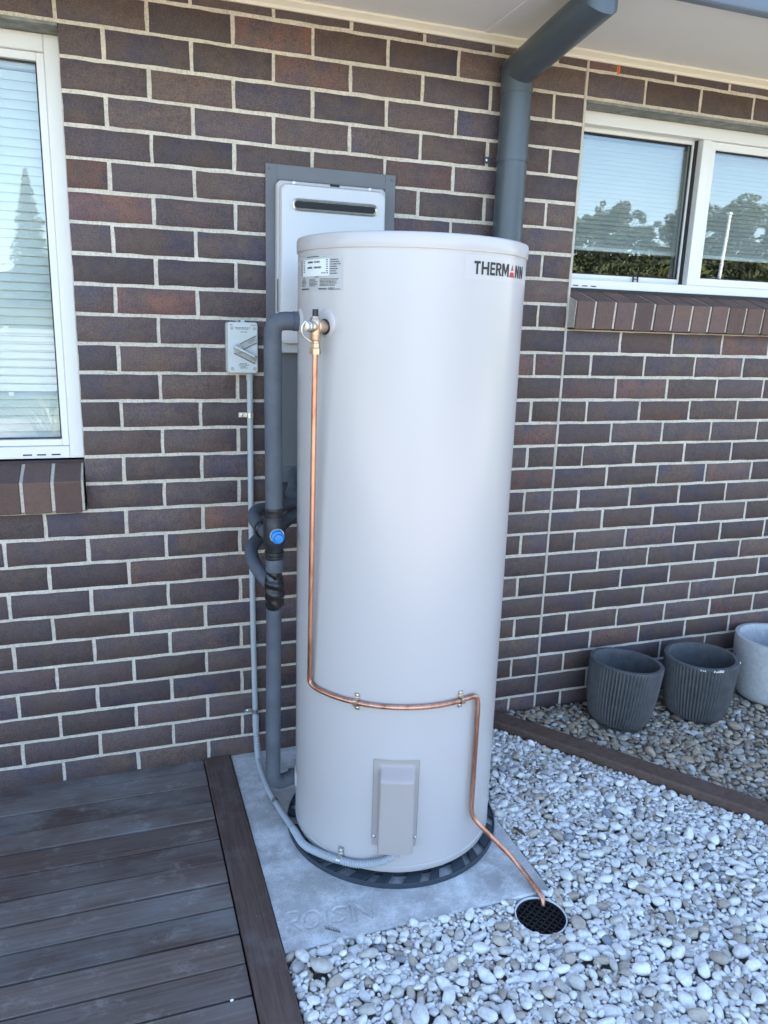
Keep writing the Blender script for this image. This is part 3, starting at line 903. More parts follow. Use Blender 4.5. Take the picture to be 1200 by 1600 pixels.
hx0, hx1, hz0, hz1 = 0.5965, 0.9485, 1.433, 1.950
loft([rr3(hx0, hx1, hz0, hz1, .016, -.008), rr3(hx0, hx1, hz0, hz1, .016, -.030), rr3(hx0 + .003, hx1 - .003, hz0 + .003, hz1 - .003, .016, -.033), rr3(hx0 + .010, hx1 - .010, hz0 + .010, hz1 - .010, .014, -.033)]).build('back_case', 'heater2', ht, smooth=40)
loft([rr3(hx0 + .009, hx1 - .004, hz0 + .028, hz1 - .010, .022, -.034), rr3(hx0 + .009, hx1 - .004, hz0 + .028, hz1 - .010, .022, -.044), rr3(hx0 + .013, hx1 - .008, hz0 + .032, hz1 - .014, .020, -.050), rr3(hx0 + .020, hx1 - .015, hz0 + .039, hz1 - .021, .018, -.052)]).build('front_cover', 'heater', ht, smooth=40)
vz = 1.881; vx0, vx1 = .645, .912
b = loft([rr3(vx0 - .004, vx1 + .004, vz - .018, vz + .018, .0175, -.0522), rr3(vx0 - .004, vx1 + .004, vz - .018, vz + .018, .0175, -.056), rr3(vx0, vx1, vz - .014, vz + .014, .0138, -.058), rr3(vx0 + .004, vx1 - .004, vz - .010, vz + .010, .0098, -.054)], cap1=False)
fluer = b.build('flue_surround', 'steel', ht, smooth=50)
loft([rr3(vx0 + .002, vx1 - .002, vz - .012, vz + .012, .0118, -.0525), rr3(vx0 + .002, vx1 - .002, vz - .012, vz + .012, .0118, -.0532)], cap0=True).build('flue_slot', 'dark', ht)
for x in (.650, .895):
    MB().lathe([(.005, 0), (.005, .002), (.002, .003)], 12, (x, -.034, hz1 - .0045), axis=(0, -1, 0)).build('screw', 'steel', ht, smooth=30)
MB().box(.765, .795, -.0345, -.030, hz1 - .006, hz1 + .001).build('notch', 'dark', ht)
MB().box(.652, .672, -.0535, -.0515, 1.520, 1.528).build('port', 'dark', ht)
MB().box(.598, .6005, -.0345, -.032, 1.56, 1.66).build('side_slot', 'dark', ht)

# ------------------------------------------------------------------ isolator switch
iso = thing('isolator_switch', (0.49, 0.0, 1.37), 'pale grey weatherproof switch box with lever on the brick wall', 'switch')
sx0, sx1, sz0, sz1 = .441, .534, 1.368, 1.524
loft([rr3(sx0 - .004, sx1 - .004, sz0, sz1, .008, -.0003), rr3(sx0 - .004, sx1 - .004, sz0, sz1, .008, -.022)], cap0=True).build('back_box', 'isolator2', iso, smooth=40)
loft([rr3(sx0, sx1, sz0 - .001, sz1 + .001, .009, -.0215), rr3(sx0, sx1, sz0 - .001, sz1 + .001, .009, -.038), rr3(sx0 + .003, sx1 - .003, sz0 + .002, sz1 - .002, .007, -.0415)], cap0=True).build('cover', 'isolator', iso, smooth=40)
def bar_xz(b, p, q, wd, y0, y1):
    p = Vector((p[0], 0, p[1])); q = Vector((q[0], 0, q[1])); dd = (q - p).normalized(); nn = Vector((-dd.z, 0, dd.x)) * wd / 2
    ring = [p + nn, q + nn, q - nn, p - nn]
    vs = [(v.x, y0, v.z) for v in ring] + [(v.x, y1, v.z) for v in ring]
    return b.add(vs, [(0, 1, 2, 3), (4, 5, 6, 7)] + [(i, (i + 1) % 4, 4 + (i + 1) % 4, 4 + i) for i in range(4)])
pc = (.472, 1.444)
bar_xz(MB(), pc, (.530, 1.474), .020, -.0410, -.0432).build('guard', 'isolator2', iso, bevel=.0008)
bar_xz(MB(), (pc[0] - .010, pc[1] - .004), (.529, 1.408), .020, -.0410, -.0438).build('guard', 'isolator2', iso, bevel=.0008)
for p_, q_ in (((.470, 1.4545), (.529, 1.485)), ((.482, 1.4385), (.531, 1.463)), ((.459, 1.4290), (.524, 1.3975)), ((.478, 1.4455), (.531, 1.4195))):
    bar_xz(MB(), p_, q_, .0022, -.0412, -.0446).build('guard_shade_outline', 'ink_grey', iso)  # dark bars drawn as a shadow outline around the guard
MB().lathe([(.015, 0), (.015, .006), (.012, .008)], 24, (pc[0], -.041, pc[1]), axis=(0, -1, 0)).build('hub', 'isolator2', iso, smooth=30)
bar_xz(MB(), (pc[0] - .016, pc[1] + .008), (.520, 1.421), .0065, -.049, -.064).build('lever', 'isolator', iso, bevel=.001)
for x in (sx0 + .012, sx1 - .011):
    for z in (sz0 + .014, sz1 - .018):
        MB().lathe([(.0055, 0), (.0055, .0010), (.004, .0012)], 14, (x, -.0412, z), axis=(0, -1, 0)).build('screw_cap', 'isolator2', iso, smooth=30)
def flat_text(body, x, z, size, y, mat, parent, rot=0.0, name='lettering', sx=1.0):
    v, f = text_polys(body)
    b = MB(); c, s_ = cos(rot), sin(rot)
    b.add([(x + (p[0] * sx * c - p[1] * s_) * size, y, z + (p[0] * sx * s_ + p[1] * c) * size) for p in v], f)
    return b.build(name, mat, parent)
flat_text('OFF', .506, 1.459, .012, -.0436, 'ink_grey', iso, rad(27))
flat_text('ON', .508, 1.415, .012, -.0442, 'ink_grey', iso, rad(-29))
pr = MB()
for z, a, b_ in ((1.507, .463, .512), (1.503, .465, .505), (1.494, .480, .500), (1.396, .476, .500), (1.392, .472, .506), (1.387, .480, .497), (1.383, .476, .502), (1.515, .447, .457), (1.515, .512, .530)):
    x = a
    while x < b_:
        w_ = random.uniform(.003, .008); pr.box(x, min(x + w_, b_), -.0419, -.0416, z, z + .0022); x += w_ + .0015
pr.build('fine_print', 'ink_grey', iso)
MB().lathe([(.007, 0), (.007, .004), (.0055, .008)], 6, (.490, -.020, sz1), axis=(0, 0, 1)).build('top_plug', 'isolator', iso)
MB().lathe([(.0130, 0), (.0130, -.010), (.0118, -.012), (.0118, -.024)], 12, (.511, -.018, sz0), axis=(0, 0, 1)).build('gland', 'isolator2', iso, smooth=30)

# ------------------------------------------------------------------ concrete slab with scratched name
SL = (0.432, 1.192, -0.938, 0.0)
def make_slab():
    x0, x1, y0, y1 = SL
    strokes = []
    def S(*pts): strokes.append(pts)
    # letters in slab coordinates (metres), hand drawn: R O I S I N
    def L(ox, oy, sc, slant, pl):
        for st in pl:
            strokes.append([(ox + (p[0] + slant * p[1]) * sc, oy + p[1] * sc) for p in st])
    R_ = [[(0, 0), (0, 1)], [(0, 1), (.35, .98), (.52, .82), (.42, .6), (0, .48)], [(.12, .5), (.62, .02)]]
    O_ = [[(.35 + .35 * sin(a), .5 + .5 * cos(a)) for a in np.linspace(0, 2 * pi, 18)]]
    I_ = [[(0, 0), (0, 1)]]
    S_ = [[(.5, .9), (.2, 1.0), (.02, .8), (.2, .58), (.45, .42), (.5, .18), (.25, 0), (0, .12)]]
    N_ = [[(0, 0), (0, 1)], [(0, 1), (.6, 0)], [(.6, 0), (.62, 1)]]
    for pl, bx, by, w_, h in ((R_, .4535, -.884, .060, .074), (O_, .494, -.880, .062, .058), (I_, .5555, -.890, .05, .060), (S_, .574, -.880, .070, .050), (I_, .6205, -.888, .05, .058), (N_, .634, -.888, .074, .054)):
        for st in pl:
            strokes.append([(bx + p[0] * w_ + .2 * p[1] * h + random.uniform(-.0012, .0012), by + p[1] * h + random.uniform(-.0012, .0012)) for p in st])
    # fine patch around the lettering, coarse elsewhere
    px0, px1, py0, py1 = 0.440, 0.712, -0.916, -0.796
    step = 0.0022
    nx, ny = int((px1 - px0) / step), int((py1 - py0) / step)
    gx = np.linspace(px0, px1, nx + 1); gy = np.linspace(py0, py1, ny + 1)
    GX, GY = np.meshgrid(gx, gy, indexing='ij')
    D = np.full(GX.shape, 9.0)
    for st in strokes:
        for (ax, ay), (bx, by) in zip(st, st[1:]):
            dx, dy = bx - ax, by - ay; L2 = dx * dx + dy * dy + 1e-12
            t = np.clip(((GX - ax) * dx + (GY - ay) * dy) / L2, 0, 1)
            D = np.minimum(D, np.hypot(GX - ax - t * dx, GY - ay - t * dy))
    Z = -0.0032 * np.exp(-(D / 0.0030) ** 2) + 0.0008 * np.exp(-((D - 0.0075) / 0.0035) ** 2)
    Z *= np.clip(.75 + .55 * np.sin(GX * 61 + 2) * np.cos(GY * 83 + GX * 40) + .25 * np.sin(GX * 190 + GY * 150), .3, 1.1)
    ed = np.minimum.reduce([GX - px0, px1 - GX, GY - py0, py1 - GY]); Z = Z * np.clip(ed / 0.012, 0, 1)
    b = MB()
    b.add([(GX[i, j], GY[i, j], Z[i, j]) for i in range(nx + 1) for j in range(ny + 1)],
          [(i * (ny + 1) + j, (i + 1) * (ny + 1) + j, (i + 1) * (ny + 1) + j + 1, i * (ny + 1) + j + 1) for i in range(nx) for j in range(ny)])
    def quad(ax, bx, ay, by):
        b.add([(ax, ay, 0), (bx, ay, 0), (bx, by, 0), (ax, by, 0)], [(0, 1, 2, 3)])
    e = 0.004
    quad(x0, px0, y0 + e, y1); quad(px1, x1 - e, y0 + e, y1); quad(px0, px1, y0 + e, py0); quad(px0, px1, py1, y1)
    zb_ = -0.09
    b.add([(x0, y0 + e, 0), (x1 - e, y0 + e, 0), (x1 - e, y0, -e), (x0, y0, -e)], [(0, 1, 2, 3)])
    b.add([(x1 - e, y0 + e, 0), (x1 - e, y1, 0), (x1, y1, -e), (x1, y0, -e), (x1 - e, y0, -e)], [(0, 1, 2, 3, 4)])
    b.add([(x0, y0, -e), (x1 - e, y0, -e), (x1, y0, -e), (x1, y0, zb_), (x0, y0, zb_)], [(0, 1, 2, 3, 4)])
    b.add([(x1, y0, -e), (x1, y1, -e), (x1, y1, zb_), (x1, y0, zb_)], [(0, 1, 2, 3)])
    b.add([(x0, y0, -e), (x0, y1, -e), (x0, y1, zb_), (x0, y0, zb_)], [(0, 1, 2, 3)])
    o = b.build('concrete_slab', 'concrete', smooth=35)
    return tag(o, kind='structure')
make_slab()

# ------------------------------------------------------------------ hot water tank
def cy(th, R, z):
    t = rad(th); return Vector((TX + R * sin(t), TY - R * cos(t), z))
base = thing('tank_base', (TX, TY, 0), 'dark blue grey slotted plastic base ring under the water tank', 'tank base')
RO, RI = 0.330, 0.280
MB().lathe([(RO, .0005), (RO, .013), (RO - .003, .0150), (RO - .006, .013), (RO - .006, .0005)], 96, (TX, TY, 0), closed=True).build('rim', 'basegrey', base, smooth=35)
MB().lathe([(RI, .0005), (RI, .030), (RI - .02, .030), (RI - .02, .0005)], 72, (TX, TY, 0), closed=True).build('inner_ring', 'basegrey', base, smooth=35)
NS = 26
for k in range(NS):
    a0 = 360 / NS * k; wd = 360 / NS * (0.62 if k % 2 else 0.40); sk = 6.0
    v = []
    for zz in (0.006, 0.0135):
        for th, R in ((a0, RO - .006), (a0 + wd, RO - .006), (a0 + wd + sk, RI - .005), (a0 + sk, RI - .005)):
            v.append(cy(th, R, zz + (0.006 if R < 0.3 else 0)))
    b = MB().add(v, [(0, 1, 2, 3), (4, 5, 6, 7)] + [(i, (i + 1) % 4, 4 + (i + 1) % 4, 4 + i) for i in range(4)])
    b.build('spoke', 'basegrey', base, bevel=.001)
tank = thing('hot_water_tank', (TX, TY, 0.03), 'tall off white cylindrical hot water storage tank on the concrete slab', 'water tank')
MB().lathe([(TR - .012, .031), (TR - .001, .033), (TR + .0006, .037), (TR + .0006, .050), (TR - .002, .0525), (TR - .002, .054), (TR, .056), (TR, 1.708)], 160, (TX, TY, 0)).build('body', 'tank', tank, smooth=30)
MB().lathe([(TR - .001, 1.7065), (TR + .0030, 1.7065), (TR + .0036, 1.709), (TR + .0036, 1.736), (TR + .0018, 1.7405), (TR - .004, 1.7425), (TR - .05, 1.7445), (0.0, 1.748)], 160, (TX, TY, 0)).build('lid', 'tank', tank, smooth=50)
def patch(th0, th1, z0, z1, R, n=16, b=None):
    b = b or MB(); vs = []
    for i in range(n + 1):
        th = th0 + (th1 - th0) * i / n
        vs += [cy(th, R, z0), cy(th, R, z1)]
    return b.add(vs, [(2 * i, 2 * i + 2, 2 * i + 3, 2 * i + 1) for i in range(n)])
bs = patch(3.4, 56, 1.643, 1.698, TR + .0003).build('brand_sticker', 'sticker', tank, smooth=30)
letters = [('T', 8.1, 11.5), ('H', 12.2, 16.6), ('E', 17.3, 20.4), ('R', 20.9, 24.8), ('M', 25.2, 30.7), ('N', 36.9, 41.0), ('N', 42.0, 46.8)]
zl0, zl1 = 1.6545, 1.6845
def stroke_letter(ch):
    """bold condensed capitals as polygons in a unit box"""
    s_, hb_ = .30, .19
    def rect(x0, x1, y0, y1, n=4): return [[(x0, y0), (x1, y0), (x1, y1), (x0, y1)]]
    if ch == 'T': return rect(0, 1, 1 - hb_, 1) + rect(.5 - s_ / 2, .5 + s_ / 2, 0, 1 - hb_)
    if ch == 'H': return rect(0, s_ * .85, 0, 1) + rect(1 - s_ * .85, 1, 0, 1) + rect(s_ * .85, 1 - s_ * .85, .42, .60)
    if ch == 'E': return rect(0, s_, 0, 1) + rect(s_, 1, 0, hb_) + rect(s_, .92, .42, .59) + rect(s_, 1, 1 - hb_, 1)
    if ch == 'R':
        out = rect(0, s_, 0, 1)
        n = 10; cx, cy_, ro, ri = .52, .71, .29, .12
        arc = [(cx + (.46 * sin(a)), cy_ + ro * cos(a)) for a in np.linspace(0, pi, n)]
        arci = [(cx + (.16 * sin(a)), cy_ + ri * cos(a)) for a in np.linspace(0, pi, n)]
        for i in range(n - 1): out.append([arc[i], arc[i + 1], arci[i + 1], arci[i]])
        out += rect(s_, cx, cy_ + ri, 1) + rect(s_, cx, cy_ - ro, cy_ - ri)
        out.append([(.42, .43), (.74, .43), (1.0, 0), (.66, 0)])
        return out
    if ch == 'M':
        w_ = .23
        return [[(0, 0), (w_, 0), (w_ * .95, 1), (0, 1)], [(1 - w_, 0), (1, 0), (1, 1), (1 - w_ * .95, 1)],
                [(w_ * .1, 1), (w_ * 1.25, 1), (.5, .42), (.5, .05)], [(1 - w_ * 1.25, 1), (1 - w_ * .1, 1), (.5, .05), (.5, .42)]]
    if ch == 'N':
        w_ = .28
        return rect(0, w_, 0, 1) + rect(1 - w_, 1, 0, 1) + [[(w_, 1), (w_, .52), (1 - w_, 0), (1 - w_, .48)]]
def on_tank(polys, th0, th1, z0, z1, R):
    b = MB()
    for pl in polys:
        b.add([cy(th0 + (th1 - th0) * x, R, z0 + (z1 - z0) * y) for x, y in pl], [tuple(range(len(pl)))])
    return b
for ch, a0, a1 in letters:
    on_tank(stroke_letter(ch), a0, a1, zl0, zl1, TR + .0011).build('letter', 'ink', bs)
on_tank([[(0, 0), (1, 0), (.80, .40), (.20, .40)], [(.27, .53), (.73, .53), (.5, 1)]], 31.4, 36.2, zl0, zl1, TR + .0011).build('letter', 'red', bs)
np_ = patch(-89, -53.3, 1.607, 1.692, TR + .0003).build('rating_plate', 'nameplate', tank, smooth=30)
patch(-85.0, -61.5, 1.643, 1.683, TR + .0007).build('data_panel', 'paper', np_, smooth=30)
def print_rows(rows, mat, name):
    b = MB()
    for z, a0, a1, hgt, w0, w1, gap in rows:
        a = a0
        while a < a1:
            w_ = random.uniform(w0, w1); e_ = min(a + w_, a1)
            patch(a, e_, z, z + hgt, TR + .0011, 1, b); a = e_ + gap
    return b.build(name, mat, np_)
rows = [(1.674, -79, -74, .0040, .7, 1.0, .15), (1.674, -73, -68, .0040, .5, .9, .3), (1.661, -79.5, -74.5, .0042, .5, .9, .2), (1.661, -73, -67, .0042, .5, .9, .3),
        (1.648, -67, -62.2, .003, .4, .8, .5), (1.688, -80, -69, .0018, .6, 1.6, .3)]
rows += [(1.679 - .0052 * i, -84.2, -82.3, .0022, .6, .9, .2) for i in range(6)] + [(1.679 - .0052 * i, -63.6, -62.2, .0022, .5, .7, .2) for i in range(6)]
rows += [(1.679 - .0053 * i, -60.6, -60.6 + random.uniform(3.5, 6.4), .0019, .6, 1.6, .25) for i in range(7)]
rows += [(1.679 - .0053 * i, -88.2, -85.8, .0017, .6, 1.2, .25) for i in range(7)]
print_rows(rows, 'ink', 'lettering')
rows = []
for c0, c1 in ((-87, -80), (-77.5, -69.5), (-68, -55.5)):
    rows += [(1.635 - .0032 * i, c0, c1 - random.uniform(0, 2.5), .0015, .5, 1.8, .25) for i in range(6)]
rows += [(1.6105, -87, -77.5, .0038, .5, .8, .15), (1.6105, -69, -63, .0034, .5, .8, .15), (1.6095, -62, -58, .0058, .25, .7, .3), (1.6105, -57.5, -54.5, .002, .4, .7, .2), (1.6395, -85, -83, .002, .4, .7, .1), (1.6395, -72, -69, .002, .4, .7, .1)]
print_rows(rows, 'ink_grey', 'lettering')
# element cover
def cyl_grid(th_list, z_list, R_of):
    b = MB(); n = len(z_list); vs = []
    for th in th_list:
        for z in z_list: vs.append(cy(th, R_of(th, z), z))
    return b.add(vs, [(i * n + j, (i + 1) * n + j, (i + 1) * n + j + 1, i * n + j + 1) for i in range(len(th_list) - 1) for j in range(n - 1)])
c0, c1, ca, cb = -30.4, -7.2, -28.0, -8.6
def sm(x, a, b_): 
    t = max(0.0, min(1.0, (x - a) / (b_ - a))); return t * t * (3 - 2 * t)
def Rcov(th, z):
    side = min(sm(th, ca, ca + 2.2), sm(-th, -cb, -cb + 2.2))
    lo = sm(z, .119, .127); hi = 1.0 - sm(z, .338, .374)
    return TR + .0022 + (.036 + .010 * sm(z, .34, .13)) * side * lo * hi
def plate_in(th, z): return True
cov = cyl_grid(np.linspace(c0 - .001, c1, 44), np.concatenate([np.linspace(.1185, .135, 9), np.linspace(.14, .33, 16), np.linspace(.335, .386, 16)]), Rcov)
cv = cov.build('element_cover', 'cover', tank, smooth=60)
tag(cv, 'grey moulded cover over the heating element')
# side lips of the cover
for a, b_ in ((c0 - .25, c0), (c1, c1 + .25)):
    patch(a, b_, .140, .386, TR + .0018, 2).build('cover_lip', 'tank_dark', cv)
for th in (-29.3, -8.0 + .2):
    n_ = (cy(th, 1, 0) - cy(th, 0, 0)).normalized()
    MB().lathe([(.0048, 0), (.0048, .002), (.002, .004)], 12, cy(th, TR + .0022, .147), axis=n_).build('screw', 'steel', cv, smooth=30)
# collars for the pipes
def radial(th): return (cy(th, 1, 0) - cy(th, 0, 0)).normalized()
for th, z, r_ in ((-63, 1.531, .034), (-92, 1.533, .034), (-102, .160, .036)):
    MB().lathe([(r_, -.004), (r_, .0015), (r_ - .003, .0035), (r_ * .55, .006), (r_ * .5, .006)], 40, cy(th, TR - .0005, z), axis=radial(th)).build('pipe_collar', 'tank', tank, smooth=30)
# relief valve
n_ = radial(-63); vc = cy(-63, TR + .036, 1.522)
vb = MB()
vb.lathe([(.016, -.032), (.016, -.012), (.0185, -.010), (.0185, -.004), (.015, -.002), (.015, .012), (.012, .016)], 24, vc, axis=n_)
vb.lathe([(.0115, -.034), (.0130, -.030), (.0135, -.010), (.0150, -.002), (.0150, .012), (.0120, .018), (.0105, .024)], 24, vc)
rv = vb.build('relief_valve', 'brass', tank, smooth=35)
tag(rv, 'brass pressure relief valve with steel lever')
MB().lathe([(.019, -.033), (.019, -.029)], 24, vc, axis=n_).build('seal', 'rubber_and_gap', rv, smooth=30)
side = Vector((-cos(rad(35)), -sin(rad(35)), 0))
MB().lathe([(.0105, .008), (.0105, .018), (.0125, .019), (.0125, .027), (.0100, .028), (.0100, .031), (.0115, .032), (.0115, .036), (.006, .037)], 20, vc, axis=side).build('end_cap', 'steel', rv, smooth=30)
MB().lathe([(.0075, .023), (.0075, .040), (.0060, .041)], 8, vc).build('knob', 'blackplastic', rv, smooth=30)
lv = fillet([vc + side * .036 + Vector((0, 0, .012)), vc + side * .040 + Vector((-.006, .004, .000)), vc + side * .038 + Vector((-.006, .004, -.022)), vc + side * .016 + Vector((0, 0, -.036))], .02)
MB().tube(lv, .0020, 8).build('lever', 'steel', rv, smooth=40)
MB().lathe([(.0125, -.050), (.0125, -.040), (.0105, -.039), (.0105, -.034)], 6, vc).build('nut', 'brass', rv, smooth=20)
MB().lathe([(.0135, -.066), (.0142, -.062), (.0142, -.052), (.0125, -.050)], 6, vc).build('nut', 'brass', rv, smooth=20)

# ------------------------------------------------------------------ copper drain line
cd = thing('copper_drain_line', (1.13, -0.99, -0.02), 'thin bent copper drain pipe strapped across the front of the tank', 'pipe')
ctop = Vector((vc.x, vc.y, 1.462))
path = [ctop, cy(-70.2, TR + .0125, .556)]
path += [cy(th, TR + .0085, .548) for th in np.linspace(-66, 20, 26)]
path += [cy(24.8, TR + .0090, .546), cy(25.8, TR + .012, .52), cy(25.8, TR + .013, .165), Vector((1.133, -.842, .030)), Vector((1.150, -.965, .004)), Vector((1.1485, -.972, -.016))]
rs_ = [0.0] + [.03] + [.004] * 26 + [.014, .014, .03, .035, .035, 0]
MB().tube(resample(fillet(path, rs_, 6), .008), .0069, 14).build('pipe', 'copper', cd, smooth=60)
for th in (-40.3, 14.5):
    b = MB()
    c_ = cy(th, TR, .548); rd = radial(th); tg = Vector((cos(rad(th)), sin(rad(th)), 0))
    prof = [(-.024, .0012), (-.010, .0012), (-.0088, .0165), (.0088, .0165), (.010, .0012), (.024, .0012)]
    out_ = fillet([c_ + Vector((0, 0, zz)) + rd * rr_ for zz, rr_ in prof], .004, 4)
    vs = []
    for p in out_:
        vs += [p - tg * .0065, p + tg * .0065, p + tg * .0065 + rd * .0012, p - tg * .0065 + rd * .0012]
    n = len(out_)
    fs = [(4 * i + j, 4 * i + (j + 1) % 4, 4 * i + 4 + (j + 1) % 4, 4 * i + 4 + j) for i in range(n - 1) for j in range(4)] + [(0, 1, 2, 3), (4 * n - 4, 4 * n - 3, 4 * n - 2, 4 * n - 1)]
    b.add(vs, fs)
    cl = b.build('clip', 'brass', cd, smooth=40)
    for dz in (-.018, .018):
        MB().lathe([(.0048, .001), (.0048, .003), (.002, .0045)], 10, c_ + Vector((0, 0, dz)), axis=rd).build('screw', 'steel', cl, smooth=30)

# ------------------------------------------------------------------ lagged pipework
lp = thing('lagged_pipework', (0.50, -0.46, 0.1), 'grey foam lagged pipes with black tee covers left of the tank', 'pipework')
LR = 0.0238
pin = cy(-92, TR - .002, 1.533)
top_pts = fillet([pin, Vector((.497, -.470, 1.533)), Vector((.5015, -.461, 1.022))], .062, 12)
MB().tube(resample(top_pts, .012), LR, 24).build('upper_pipe', 'lag', lp, smooth=60)
for q in (pin,):
    MB().tube([q + Vector((-.004, 0, 0)), q + Vector((-.020, 0, 0))], LR + .0012, 24).build('end_band', 'lag', lp, smooth=30)
MB().tube(resample([Vector((.5015, -.461, 1.024)), Vector((.5025, -.461, .84))], .02), LR * .9, 20).build('core_pipe', 'lag', lp, smooth=60)
MB().lathe([(LR + .0012, 0), (LR + .0022, .003), (LR + .0022, .034), (LR + .0012, .037)], 24, (.503, -.461, .843)).build('sleeve', 'lag', lp, smooth=40)
lin = cy(-102, TR - .002, .160)
low = fillet([Vector((.5015, -.461, .85)), Vector((.496, -.459, .160)), lin], .050, 10)
MB().tube(resample(low, .012), LR * .93, 24).build('lower_pipe', 'lag', lp, smooth=60)
MB().tube([lin + Vector((-.003, 0, 0)), lin + Vector((-.022, .0, 0))], LR + .001, 24).build('end_band', 'lag', lp, smooth=30)
# split black cover over the tee with its blue valve cap
tee = MB().lathe([(LR - .002, 0), (.0245, .002), (.0262, .006), (.0262, .012), (.0240, .014), (.0250, .034), (.0275, .040), (.0300, .046), (.0312, .060), (.0312, .100), (.0300, .112), (.0262, .120), (.0250, .124), (.0250, .142), (.0262, .144), (.0262, .148), (.0250, .150), (LR - .002, .153)], 28, (.5020, -.461, .877)).build('tee_cover', 'blackplastic', lp, smooth=40)
tag(tee, 'black split plastic cover over the mixing valve')
for z in (.8965, .9995):
    MB().lathe([(.0255, 0), (.0278, .001), (.0278, .005), (.0255, .006)], 28, (.5020, -.461, z)).build('band', 'blackplastic', tee, smooth=30)
cdir = (Vector((CAM.x, CAM.y, 0)) - Vector((.502, -.461, 0))).normalized()
MB().box(-.0008, .0008, -.0006, .0006, 0, .05)
sd = Vector((-cdir.y, cdir.x, 0))
for z0_, z1_, r_ in ((.882, .914, .0250), (.991, 1.022, .0255)):
    p = Vector((.502, -.461, 0)) + cdir * r_ + sd * .004
    b = MB(); vs = []
    for zz in (z0_, z1_):
        vs += [p + sd * .0012 + Vector((0, 0, zz)), p - sd * .0012 + Vector((0, 0, zz)), p - sd * .0012 + cdir * .0010 + Vector((0, 0, zz)), p + sd * .0012 + cdir * .0010 + Vector((0, 0, zz))]
    b.add(vs, [(0, 1, 2, 3), (4, 5, 6, 7)] + [(i, (i + 1) % 4, 4 + (i + 1) % 4, 4 + i) for i in range(4)])
    b.build('split_edge', 'rubber_and_gap', tee)
cax = (cdir * 0.97 + Vector((.16, 0, -.04))).normalized()
cc = Vector((.504, -.461, .957))
MB().lathe([(.0190, .022), (.0200, .024), (.0200, .0335), (.0185, .0335)], 28, cc, axis=cax).build('valve_collar', 'steel', lp, smooth=30)
bc = MB().lathe([(.0178, .030), (.0182, .034), (.0182, .050), (.0170, .053), (.0128, .0545), (.0122, .060), (.0112, .0635), (.006, .0640), (.0, .0640)], 28, cc, axis=cax).build('valve_cap', 'blue', lp, smooth=35)
tag(bc, 'bright blue plastic valve cap')
# taped joint
b = MB(); vs = []; n = 26
tz = np.linspace(.735, .846, 24)
for i, z in enumerate(tz):
    t = i / 23
    rr_ = LR * .97 + .0055 * sin(pi * min(1, t * 1.15)) ** .7 + .0015 * sin(t * 21)
    for k in range(n):
        a = 2 * pi * k / n
        j = .0012 * sin(3 * a + 7 * t) + .0016 * sin(t * 26 + a * 2) + random.uniform(-.0005, .0005)
        tilt = .004 * sin(a + .6)
        vs.append((.5020 + (rr_ + j) * cos(a), -.461 + (rr_ + j) * sin(a), z + tilt))
b.add(vs, [(i * n + k, i * n + (k + 1) % n, (i + 1) * n + (k + 1) % n, (i + 1) * n + k) for i in range(23) for k in range(n)] + [tuple(range(n)), tuple(23 * n + k for k in range(n))])
tp = b.build('tape_wrap', 'tape', lp, smooth=60)
tag(tp, 'joint wrapped in wrinkled black tape')
# the two loops from below the gas unit
l1 = catmull([(.735, .03, 1.02), (.715, -.06, .975), (.640, -.115, .958), (.562, -.165, .957), (.500, -.215, .962), (.476, -.280, .957), (.481, -.350, .948), (.498, -.440, .940)], 10)
MB().tube(resample(l1, .012), LR * .84, 20).build('hot_loop', 'lag', lp, smooth=60)
l2 = catmull([(.700, .03, 1.03), (.690, -.05, .985), (.645, -.110, .930), (.583, -.165, .897), (.515, -.215, .880), (.470, -.275, .862), (.463, -.335, .838), (.476, -.395, .815), (.498, -.450, .795)], 10)
MB().tube(resample(l2, .012), LR * .84, 20).build('cold_loop', 'lag', lp, smooth=60)
MB().lathe([(LR * .95, -.006), (LR * 1.08, -.004), (LR * 1.12, .012), (LR * .95, .016)], 20, Vector((.4855, -.372, .9455)), axis=(Vector((.498, -.440, .940)) - Vector((.481, -.350, .948)))).build('tape_band', 'tape', lp, smooth=30)
MB().tube(resample(catmull([(.665, .05, 1.045), (.655, -.02, 1.030), (.640, -.085, 1.008), (.622, -.128, .989)], 8), .01), .019, 18).build('gas_stub', 'lag', lp, smooth=60)
MB().tube(resample(catmull([(.70, .06, 1.10), (.70, .04, 1.03), (.74, .0, 1.00), (.82, -.03, .985)], 8), .01), .014, 14).build('feed_pipe', 'lag', lp, smooth=60)

# ------------------------------------------------------------------ conduit
cn_ = thing('conduit', (0.515, -0.02, 0.0), 'thin grey electrical conduit from the switch box down to the tank', 'conduit')
CR = .0096
MB().tube(resample([Vector((.511, -.018, 1.350)), Vector((.511, -.016, .92)), Vector((.514, -.016, .50)), Vector((.519, -.017, .150))], .03), CR, 14).build('rigid_conduit', 'pvc', cn_, smooth=60)
MB().lathe([(CR + .002, 0), (CR + .002, .048)], 14, (.5198, -.017, .112)).build('coupling', 'pvc', cn_, smooth=30)
flex = [Vector((.5203, -.017, .118)), Vector((.521, -.021, .075)), Vector((.519, -.060, .034)), Vector((.514, -.131, .020)), Vector((.518, -.271, .018)), Vector((.530, -.374, .020)), Vector((.540, -.448, .024)), Vector((.551, -.527, .030)), cy(-72, TR + .022, .036), cy(-61, TR + .017, .042), cy(-47.5, TR + .0135, .050), cy(-36, TR + .014, .058), cy(-26, TR + .020, .080), cy(-18.5, TR + .028, .112), cy(-16.8, TR + .030, .128)]
fp = resample(catmull(flex, 14), .0019)
def corr(p0, p1, name, mat='pvc', depth=.0017):
    seg = fp[p0:p1]
    rs_ = [CR + .0002 + (depth if (i % 4 < 2) else (-depth if i % 4 == 2 else 0)) for i in range(len(seg))]
    MB().tube(seg, rs_, 14).build(name, mat, cn_, smooth=80)
